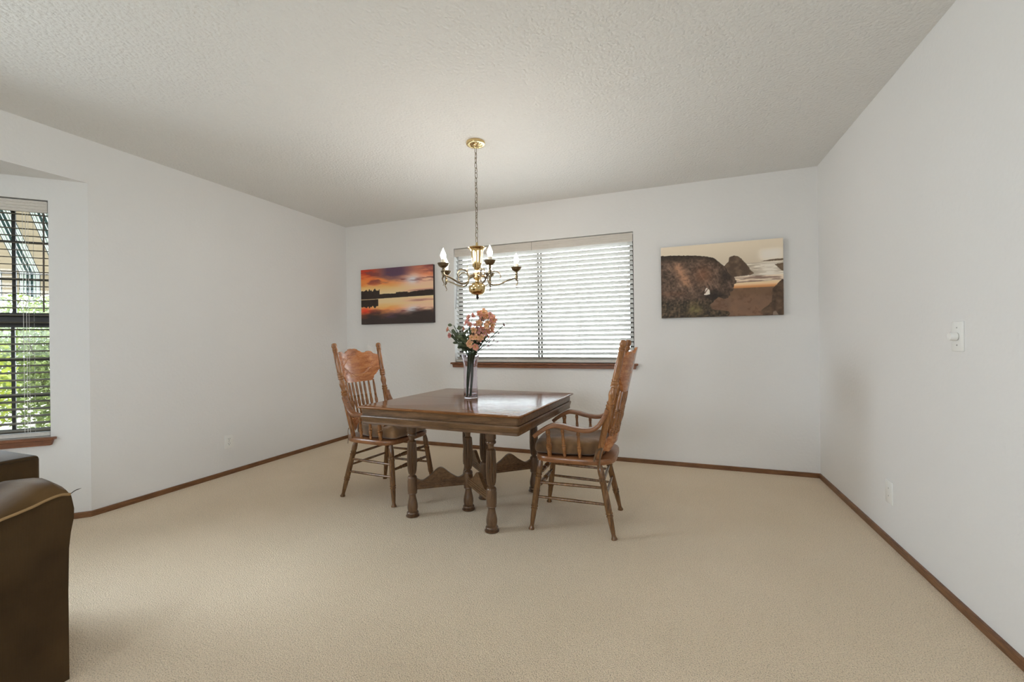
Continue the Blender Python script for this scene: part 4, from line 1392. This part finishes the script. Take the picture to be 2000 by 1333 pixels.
# ------------------------------------------------------------------ chandelier
CH = Vector((-1.223, 2.611, H))
cl = empty('chandelier', CH)
tag(cl, 'brass five-arm candle chandelier hanging on a chain above the table', 'chandelier')
TC = Matrix.Translation((0, 0, -H))
bm = bmesh.new()
add_lathe(bm, [(0.063, 2.4395), (0.0635, 2.430), (0.062, 2.4245), (0.058, 2.423), (0.046, 2.423), (0.0445, 2.426), (0.040, 2.4265), (0.028, 2.420), (0.014, 2.412), (0.010, 2.402), (0.0, 2.400)], 40, TC, rfun=lambda z, a: 1 + (0.06 * math.cos(a * 16) if 2.411 < z < 2.4268 and z != 2.423 and z != 2.4245 else 0))
link('canopy', bm, M_brass, cl)
bm = bmesh.new()
bm2 = bmesh.new()
def torus_link(bm, ln, w, r):
    pts = []
    for k in range(20):
        a = 2 * PI * k / 20
        y = math.cos(a) * (w / 2 - r); z = math.sin(a) * (w / 2 - r) + (math.copysign(1, math.sin(a)) if abs(math.sin(a)) > 1e-6 else 0) * (ln - w) / 2
        pts.append(Vector((0, y, z)))
    n = len(pts); rings = []
    for i in range(n):
        t = (pts[(i + 1) % n] - pts[i - 1]).normalized()
        nx = Vector((1, 0, 0)); b_ = t.cross(nx)
        rings.append([bm.verts.new(pts[i] + (nx * math.cos(q) + b_ * math.sin(q)) * r) for q in [2 * PI * m / 8 for m in range(8)]])
    for i in range(n):
        a, b = rings[i], rings[(i + 1) % n]
        for m in range(8):
            j = (m + 1) % 8
            bm.faces.new((a[m], a[j], b[j], b[m]))
torus_link(bm, 0.040, 0.019, 0.0019)
lk = link('chain_link', bm, M_brassdk, cl)
z = 2.385; k = 0
while z > 1.775:
    o = lk if k == 0 else lk.copy()
    if k: COL.objects.link(o); o.parent = cl
    o.location = (0.0012 * math.sin(k * 1.7), 0, z - H)
    o.rotation_euler = (0.04 * math.sin(k), 0, rad(68 + 90 * (k % 2)) + 0.2 * math.sin(k * 2.1))
    z -= 0.0335; k += 1
bm = bmesh.new()
wire = [(0.006 * math.sin(t * 40), 0.006 * math.cos(t * 40), 2.40 - 0.65 * t - H) for t in [i / 60 for i in range(61)]]
add_tube(bm, wire, 0.0014, 6)
link('wire', bm, M_brassdk, cl)
bm = bmesh.new()
add_lathe(bm, [(0, 1.768), (0.006, 1.767), (0.009, 1.757), (0.008, 1.748), (0.014, 1.744), (0.0145, 1.740), (0.03, 1.7385), (0.055, 1.7345), (0.0615, 1.731), (0.0600, 1.728), (0.052, 1.722), (0.0435, 1.711), (0.0405, 1.700), (0.0385, 1.67), (0.0345, 1.63), (0.0300, 1.606), (0.0275, 1.603), (0.0275, 1.600), (0.0205, 1.590), (0.0145, 1.582), (0.0135, 1.578), (0.0, 1.578)], 48, TC)
link('upper_vase', bm, M_brass, cl)
bm = bmesh.new()
add_lathe(bm, [(0, 1.58), (0.0135, 1.58), (0.015, 1.566), (0.0265, 1.563), (0.027, 1.533), (0.0275, 1.529), (0.0225, 1.520), (0.0150, 1.513), (0.0125, 1.508), (0.0135, 1.504), (0.012, 1.500), (0.0, 1.500)], 10, TC)
link('arm_hub', bm, M_brass, cl, 30)
bm = bmesh.new()
add_lathe(bm, [(0, 1.502), (0.0135, 1.501), (0.018, 1.497), (0.035, 1.494), (0.050, 1.483), (0.0575, 1.466), (0.0580, 1.452), (0.0520, 1.434), (0.0400, 1.421), (0.022, 1.414), (0.0120, 1.412), (0.0, 1.412)], 48, TC)
link('lower_ball', bm, M_brass, cl)
bm = bmesh.new()
add_lathe(bm, [(0, 1.413), (0.0075, 1.412), (0.0055, 1.406), (0.0095, 1.402), (0.0105, 1.398), (0.008, 1.391), (0.003, 1.384), (0, 1.382)], 20, TC)
link('finial', bm, M_finial, cl)
def make_arm():
    arm_pts = spline([(0.151, 0, 1.520), (0.158, 0, 1.542), (0.140, 0, 1.567), (0.110, 0, 1.573), (0.083, 0, 1.560), (0.069, 0, 1.532), (0.075, 0, 1.502), (0.097, 0, 1.484), (0.126, 0, 1.480), (0.165, 0, 1.491), (0.205, 0, 1.509), (0.237, 0, 1.520), (0.264, 0, 1.527)], 6)
    arm_pts = [Vector((p.x, 0, p.z - H)) for p in arm_pts]
    bm = bmesh.new()
    m_ = len(arm_pts)
    add_tube(bm, arm_pts, [0.0032 + 0.0022 * min(1, i / (m_ * 0.4)) for i in range(m_)], 10)
    add_tube(bm, [(0.020, 0, 1.545 - H), (0.045, 0, 1.540 - H), (0.071, 0, 1.530 - H)], [0.0075, 0.009, 0.005], 10)
    add_tube(bm, spline([(0.075, 0, 1.540 - H), (0.083, 0, 1.575 - H), (0.077, 0, 1.590 - H), (0.084, 0, 1.602 - H)], 4), [0.0045] * 5 + [0.0035] * 4 + [0.003, 0.0025, 0.0018, 0.001], 8)
    a = link('candle_arm', bm, M_brassdk, cl)
    bm = bmesh.new()
    T = Matrix.Translation((0.264, 0, -H))
    add_lathe(bm, [(0, 1.507), (0.005, 1.508), (0.0085, 1.517), (0.0115, 1.528), (0.0085, 1.540), (0.0065, 1.546), (0.0105, 1.552), (0.0105, 1.558), (0.0075, 1.564), (0.010, 1.572), (0.0, 1.572)], 16, T)
    add_tube(bm, spline([(0.262, 0, 1.52 - H), (0.272, 0, 1.500 - H), (0.266, 0, 1.482 - H), (0.260, 0, 1.468 - H), (0.268, 0, 1.457 - H)], 4), [0.006, 0.0058, 0.0056, 0.0053, 0.005, 0.0046, 0.0043, 0.004, 0.0037, 0.0034, 0.003, 0.0028, 0.0026, 0.0023, 0.002, 0.0018, 0.0016], 8)
    link('cup_stem', bm, M_brassdk, a)
    bm = bmesh.new()
    add_lathe(bm, [(0, 1.568), (0.012, 1.569), (0.022, 1.574), (0.031, 1.584), (0.036, 1.596), (0.0375, 1.598), (0.034, 1.597), (0.028, 1.588), (0.018, 1.581), (0, 1.580)], 30, T, rfun=lambda z, q: 1 + (0.035 * math.cos(q * 9) if z > 1.58 else 0))
    link('drip_cup', bm, M_brassdk, a)
    bm = bmesh.new()
    add_lathe(bm, [(0, 1.58), (0.0150, 1.58), (0.0150, 1.622), (0.012, 1.624), (0, 1.624)], 20, T)
    link('candle_sleeve', bm, M_candle, a)
    bm = bmesh.new()
    add_lathe(bm, [(0, 1.6235), (0.0105, 1.624), (0.0130, 1.632), (0.0165, 1.643), (0.0165, 1.651), (0.0135, 1.662), (0.0085, 1.673), (0.0045, 1.682), (0.002, 1.690), (0, 1.693)], 20, T)
    link('flame_bulb', bm, M_bulb, a)
    return a
arm0 = make_arm()
base_ang = math.degrees(math.atan2(cam_right.y, cam_right.x))
for i, da in enumerate((2, 74, 150, 221, 292)):
    a = arm0 if i == 0 else copy_tree(arm0, cl)
    a.rotation_euler = (0, 0, rad(base_ang + da))

# ------------------------------------------------------------------ vase and flowers
VP = Vector((-1.300, 2.650, TZ))
bm = bmesh.new()
outer = [(0.0, 0.0), (0.044, 0.0), (0.0475, 0.004), (0.0478, 0.06), (0.0478, 0.15), (0.0475, 0.20), (0.047, 0.222), (0.049, 0.243), (0.055, 0.272), (0.0645, 0.300)]
inner = [(0.0620, 0.3005), (0.0525, 0.272), (0.0462, 0.243), (0.0442, 0.222), (0.0445, 0.20), (0.0446, 0.06), (0.043, 0.014), (0.036, 0.010), (0.0, 0.010)]
add_lathe(bm, refine(outer + inner, 0.02), 48, None, rfun=lambda z, a: 1 + (0.02 * math.cos(a * 8) * max(0, (z - 0.24) / 0.06)))
vase = link('glass_vase', bm, M_vase, None, 60)
vase.location = VP + Vector((0, 0, 0.0004))
tag(vase, 'tall clear lilac glass vase with flared rim on the dining table', 'vase')

RX = Vector((cam_right.x, cam_right.y, 0)).normalized()
RY = Vector((-RX.y, RX.x, 0))
def bq(x, y, z): return RX * x + RY * y + Vector((0, 0, z))

def blossom(bm, c, nrm, size, npet, rnd, cup):
    nrm = nrm.normalized()
    t = nrm.cross(Vector((0.3, 0.2, 1))).normalized(); b_ = nrm.cross(t)
    for lay in range(2):
        for k in range(npet):
            a = 2 * PI * (k + 0.5 * lay) / npet + rnd.uniform(-.15, .15)
            d = (t * math.cos(a) + b_ * math.sin(a))
            sd_ = nrm.cross(d)
            ln = size * rnd.uniform(0.85, 1.1) * (1.0 if lay == 0 else 0.7); w = ln * 0.36
            cp = cup + 0.35 * lay
            rows = []
            for q, (f, wf) in enumerate(((0.05, 0.22), (0.35, 0.8), (0.68, 1.0), (0.88, 0.66), (1.02, 0.08))):
                ctr = c + d * ln * f * math.cos(cp * f) + nrm * ln * (math.sin(cp) * f * 0.9 - 0.25 * f * f * (1 - lay))
                rows.append([bm.verts.new(ctr - sd_ * w * wf + nrm * 0.12 * w), bm.verts.new(ctr), bm.verts.new(ctr + sd_ * w * wf + nrm * 0.12 * w)])
            for r0, r1 in zip(rows[:-1], rows[1:]):
                bm.faces.new((r0[0], r0[1], r1[1], r1[0])); bm.faces.new((r0[1], r0[2], r1[2], r1[1]))

def leaf(bm, p, d, up, ln, w):
    d = d.normalized(); s = d.cross(up)
    s = s.normalized() if s.length > 1e-4 else Vector((1, 0, 0))
    n = s.cross(d)
    rows = []
    for f, wf, h in ((0, 0.1, 0), (0.25, 0.8, .06), (0.55, 1, .08), (0.82, 0.7, .03), (1, 0.08, -.05)):
        c = p + d * ln * f + n * ln * h
        rows.append([bm.verts.new(c - s * w * wf), bm.verts.new(c - n * w * 0.15), bm.verts.new(c + s * w * wf)])
    for a, b in zip(rows[:-1], rows[1:]):
        bm.faces.new((a[0], a[1], b[1], b[0])); bm.faces.new((a[1], a[2], b[2], b[1]))

rf = random.Random(21)
def stem_path(tip, k):
    bx, by = (-0.027 if tip[0] < 0.085 else -0.004) + rf.uniform(-0.007, 0.007), rf.uniform(-0.022, 0.022)
    nx, ny = max(-0.03, min(0.03, tip[0] * 0.15 + rf.uniform(-.008, .008))), max(-0.03, min(0.03, tip[1] * 0.2))
    return spline([bq(bx, by, 0.013), bq((bx + nx) / 2, (by + ny) / 2, 0.15), bq(nx, ny, 0.29), bq((nx + tip[0]) / 2 + nx * .15, (ny + tip[1]) / 2, (0.29 + tip[2]) / 2 + 0.01), bq(*tip)], 5)
def flower(tips, mats, size, label, group=None, name='flower_stem', npet=6, cup=0.45, nleaf=2):
    root = empty(name, VP + Vector((0, 0, 0)))
    tag(root, label, 'flower', group)
    bm = bmesh.new()
    p0 = stem_path(tips[0], 0)
    add_tube(bm, p0, [0.0030] * len(p0), 6)
    for tp in tips[1:]:
        j = p0[-6]
        add_tube(bm, spline([j, (j + bq(*tp)) / 2 + Vector((0, 0, 0.008)), bq(*tp)], 4), 0.0018, 6)
    link('stem', bm, M_stem, root)
    for i, tp in enumerate(tips):
        bm = bmesh.new()
        c = bq(*tp)
        nrm = (bq(tp[0] - 0.05, tp[1], 0) * 1.6 + Vector((0, 0, 0.10)) - RY * 0.14 + Vector((rf.uniform(-.2, .2), rf.uniform(-.2, .2), rf.uniform(-.12, .16)))).normalized()
        blossom(bm, c, nrm, size * rf.uniform(0.9, 1.15), npet, rf, cup)
        bl = link('blossom', bm, mats[i % len(mats)], root, 80, recalc=False)
        bm = bmesh.new()
        bmesh.ops.create_icosphere(bm, subdivisions=2, radius=size * 0.2, matrix=Matrix.Translation(c + nrm * size * 0.14))
        link('flower_centre', bm, M_pollen, bl)
    if nleaf:
        bm = bmesh.new()
        for q in range(nleaf):
            p = p0[-7 - 3 * q]
            leaf(bm, p, Vector((rf.uniform(-1, 1), rf.uniform(-1, 1), 0.7)), Vector((0, 0, 1)), 0.06, 0.011)
        link('leaf', bm, M_leaf, root, recalc=False)
G1 = 'peach blossom stems in the vase'
LAB1 = 'stem of peach and salmon artificial blossoms packed in the middle of the bouquet'
flower([(0.095, 0.0, 0.590), (0.066, -0.02, 0.578), (0.118, 0.02, 0.566)], [M_peach, M_salmon], 0.030, 'tallest stem of peach blossoms at the top of the bouquet')
flower([(0.155, -0.01, 0.556)], [M_peach], 0.030, 'single peach yellow blossom at the upper right of the bouquet')
spots = []
while len(spots) < 39:
    t_, q_ = rf.uniform(-1, 1), rf.uniform(-1, 1)
    if t_ * t_ + q_ * q_ > 1: continue
    p_ = (0.083 + 0.092 * t_ * 0.86 + 0.035 * q_, rf.uniform(-0.085, 0.07), 0.472 + 0.094 * q_ + 0.022 * t_)
    if all((Vector(p_) - Vector(o_)).length > 0.030 for o_ in spots): spots.append(p_)
spots.sort(key=lambda p_: math.atan2(p_[1], p_[0] - 0.08))
for k_ in range(0, 39, 3):
    flower(spots[k_:k_ + 3], [[M_peach, M_salmon, M_peach], [M_salmon, M_peach, M_pink], [M_peach, M_pink, M_salmon]][k_ // 3 % 3], 0.0265, LAB1, G1, npet=5)
flower([(-0.008, 0.0, 0.555), (0.018, 0.01, 0.566)], [M_pink], 0.026, 'stem with two small pink blossoms at the upper left of the bouquet')
flower([(0.0, -0.03, 0.505), (-0.035, -0.03, 0.475), (-0.018, -0.02, 0.52)], [M_pink, M_salmon], 0.028, 'stem of dusty pink blossoms left of the peach cluster')
flower([(0.042, -0.08, 0.352), (0.005, -0.075, 0.372)], [M_salmon, M_peach], 0.030, 'low drooping salmon blossoms just above the vase rim')
flower([(-0.130, -0.02, 0.430), (-0.146, 0.0, 0.470)], [M_pink, M_salmon], 0.026, 'pink rose stem reaching farthest left of the bouquet', cup=0.9)
flower([(0.228, 0.0, 0.497)], [M_mauve], 0.026, 'mauve flower on a long twig at the far right of the bouquet', nleaf=1)

def sprig(tip, nl, label, size=0.032):
    root = empty('leaf_sprig', VP)
    tag(root, label, 'foliage sprig', 'leafy sprigs in the vase')
    p0 = stem_path(tip, 1)
    bm = bmesh.new(); add_tube(bm, p0, [0.0025] * len(p0), 6); link('stem', bm, M_stem, root)
    bm0 = None
    for q in range(nl):
        i = 12 + int((len(p0) - 13) * q / max(1, nl - 1))
        p = p0[min(i, len(p0) - 1)]
        sgn = 1 if q % 2 else -1
        d = RX * sgn * rf.uniform(.5, 1) + RY * rf.uniform(-.8, .5) + Vector((0, 0, rf.uniform(-.1, .8)))
        bm = bmesh.new()
        off = d.normalized() * 0.012
        add_tube(bm, [p, p + off], 0.0008, 5)
        leaf(bm, p + off, d, Vector((rf.uniform(-.6, .6), -1, rf.uniform(0, 1))), size * rf.uniform(.85, 1.25), size * 0.36)
        link('leaf', bm, M_leaf, root, 80, recalc=False)
LS = 'round-leaved green sprig on the left side of the bouquet'
for tip, nl in (((-0.108, -0.02, 0.500), 13), ((-0.085, -0.05, 0.462), 12), ((-0.112, 0.02, 0.418), 12), ((-0.05, -0.03, 0.47), 13), ((-0.035, -0.06, 0.425), 13), ((-0.01, -0.05, 0.46), 12), ((-0.055, 0.03, 0.39), 12), ((0.0, -0.07, 0.39), 12), ((-0.03, 0.0, 0.40), 12)):
    sprig(tip, nl, LS)
def twig(tip, label):
    root = empty('berry_twig', VP)
    tag(root, label, 'twig')
    p0 = stem_path(tip, 2)
    bm = bmesh.new(); add_tube(bm, p0, [0.0017] * len(p0), 6)
    ends = [p0[-1]]
    for i, o in ((-4, bq(0.02, 0, 0.035)), (-7, bq(0.03, 0, 0.02)), (-9, bq(0.012, 0, 0.045))):
        add_tube(bm, [p0[i], p0[i] + o], 0.0011, 6); ends.append(p0[i] + o)
    link('stem', bm, M_twig, root)
    for e in ends:
        bm = bmesh.new()
        bmesh.ops.create_icosphere(bm, subdivisions=2, radius=0.0055, matrix=Matrix.Translation(e))
        link('bud', bm, M_mauve, root)
twig((0.195, 0.01, 0.442), 'thin dark twig with buds on the right, middle of three')
twig((0.190, -0.03, 0.385), 'lowest thin budded twig leaning out to the right')
twig((0.175, 0.02, 0.500), 'thin budded twig rising under the mauve flower')

# ------------------------------------------------------------------ sofa (its arm and back corner stand at the left edge of the picture)
so = empty('corduroy_sofa', (-2.25, -0.15, 0))
tag(so, 'brown corduroy sofa with rolled arm and tan piping below the bay window', 'sofa')
SI = Matrix.Translation((2.25, 0.15, 0))
def arm_section(y_in, y_out, crown, n=40):
    """closed outline (y, z) of the arm, crown = how far the top is puffed"""
    s = 1 if y_out > y_in else -1
    w = abs(y_out - y_in)
    pts = [(0, 0.012), (w, 0.012), (w, 0.30), (w + 0.003, 0.44), (w + 0.008, 0.49), (w + 0.016, 0.535), (w + 0.017, 0.565), (w + 0.013, 0.592), (w + 0.010, 0.610)]
    top = [(w + 0.006, 0.615), (w - 0.02, 0.6205), (w - 0.055, 0.614), (w - 0.08, 0.606), (w - 0.12, 0.597), (w - 0.155, 0.590), (w - 0.2, 0.572), (w - 0.24, 0.545), (w - 0.27, 0.50)]
    return [(y_in + s * a, z) for a, z in pts], [(y_in + s * a, z) for a, z in top]
XF, XB = -1.86, -2.66
def build_arm(y_in, y_out):
    s = 1 if y_out > y_in else -1
    bm = bmesh.new()
    side, top = arm_section(y_in, y_out, 0)
    stations = [(XF, 0.0), (XF - 0.004, 0.010), (XF - 0.014, 0.022), (XF - 0.032, 0.034), (XF - 0.06, 0.043), (XF - 0.10, 0.047), (XF - 0.15, 0.043), (XF - 0.22, 0.032), (XF - 0.34, 0.012), (XF - 0.5, -0.005), (XB, -0.02)]
    AMP = [0.70, 0.98, 1.0, 0.85, 0.62, 0.4, 0.25, 0.1, 0.0]
    loops = []
    for x, c in stations:
        loop = []
        for y, z in side:
            loop.append(bm.verts.new(SI @ Vector((x, y, z))))
        for q, (y, z) in enumerate(top):
            amp = AMP[q]
            loop.append(bm.verts.new(SI @ Vector((x, y - s * (0.007 * c / 0.046 if q == 0 else 0), z + c * amp))))
        loops.append(loop)
    n = len(loops[0])
    for a, b in zip(loops[:-1], loops[1:]):
        for i in range(n):
            j = (i + 1) % n
            bm.faces.new((a[i], a[j], b[j], b[i]))
    bm.faces.new(loops[0]); bm.faces.new(loops[-1][::-1])
    arm = link('arm', bm, [M_cordy, M_cordx], so, 55)
    # the puffed top gets a paler cord running across
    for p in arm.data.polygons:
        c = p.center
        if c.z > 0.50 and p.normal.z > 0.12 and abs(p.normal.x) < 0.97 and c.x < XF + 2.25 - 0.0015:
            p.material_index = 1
    bm = bmesh.new()
    pts = spline([SI @ Vector((XF + 0.003, y, z + 0.001)) for y, z in top[:1] + top[1:]], 5)
    add_tube(bm, pts, 0.0045, 8)
    link('piping', bm, M_piping, arm)
    return arm
arm_r = build_arm(0.527, 0.797)
arm_l = build_arm(-0.83, -1.10)
bm = bmesh.new(); add_box(bm, (XF - 0.42, -0.15, 0.165), (0.76, 1.36, 0.30), 0.02, SI); link('base', bm, M_cordy, so)
for yc in (0.19, -0.49):
    bm = bmesh.new(); add_box(bm, (XF - 0.31, yc, 0.385), (0.60, 0.665, 0.15), 0.045, SI, 4); link('seat_pad', bm, M_cordy, so)
# back: boxy padded block, its end stands a little past the arm
bm = bmesh.new()
add_box(bm, (-2.43, -0.11, 0.40), (0.46, 1.96, 0.60), 0.014, SI, 3)
for v in bm.verts:
    w = SI.inverted() @ v.co
    if w.z > 0.6:
        f = 1 - min(1, abs(w.y + 0.11) / 0.98)
        v.co.z += 0.012 * f
link('back', bm, M_cordy, so)
for xx in (-2.20, -2.655):
    bm = bmesh.new()
    add_tube(bm, [SI @ Vector((xx, 0.860, 0.694)), SI @ Vector((xx, -1.07, 0.694))], 0.004, 8)
    link('piping', bm, M_cordy, so)
bm = bmesh.new()
add_tube(bm, spline([SI @ Vector(v_) for v_ in THREAD], 4), [0.0015] * 12 + [0.0013, 0.0011, 0.0009, 0.0007, 0.0005], 6)
link('loose_thread', bm, M_dark, so)
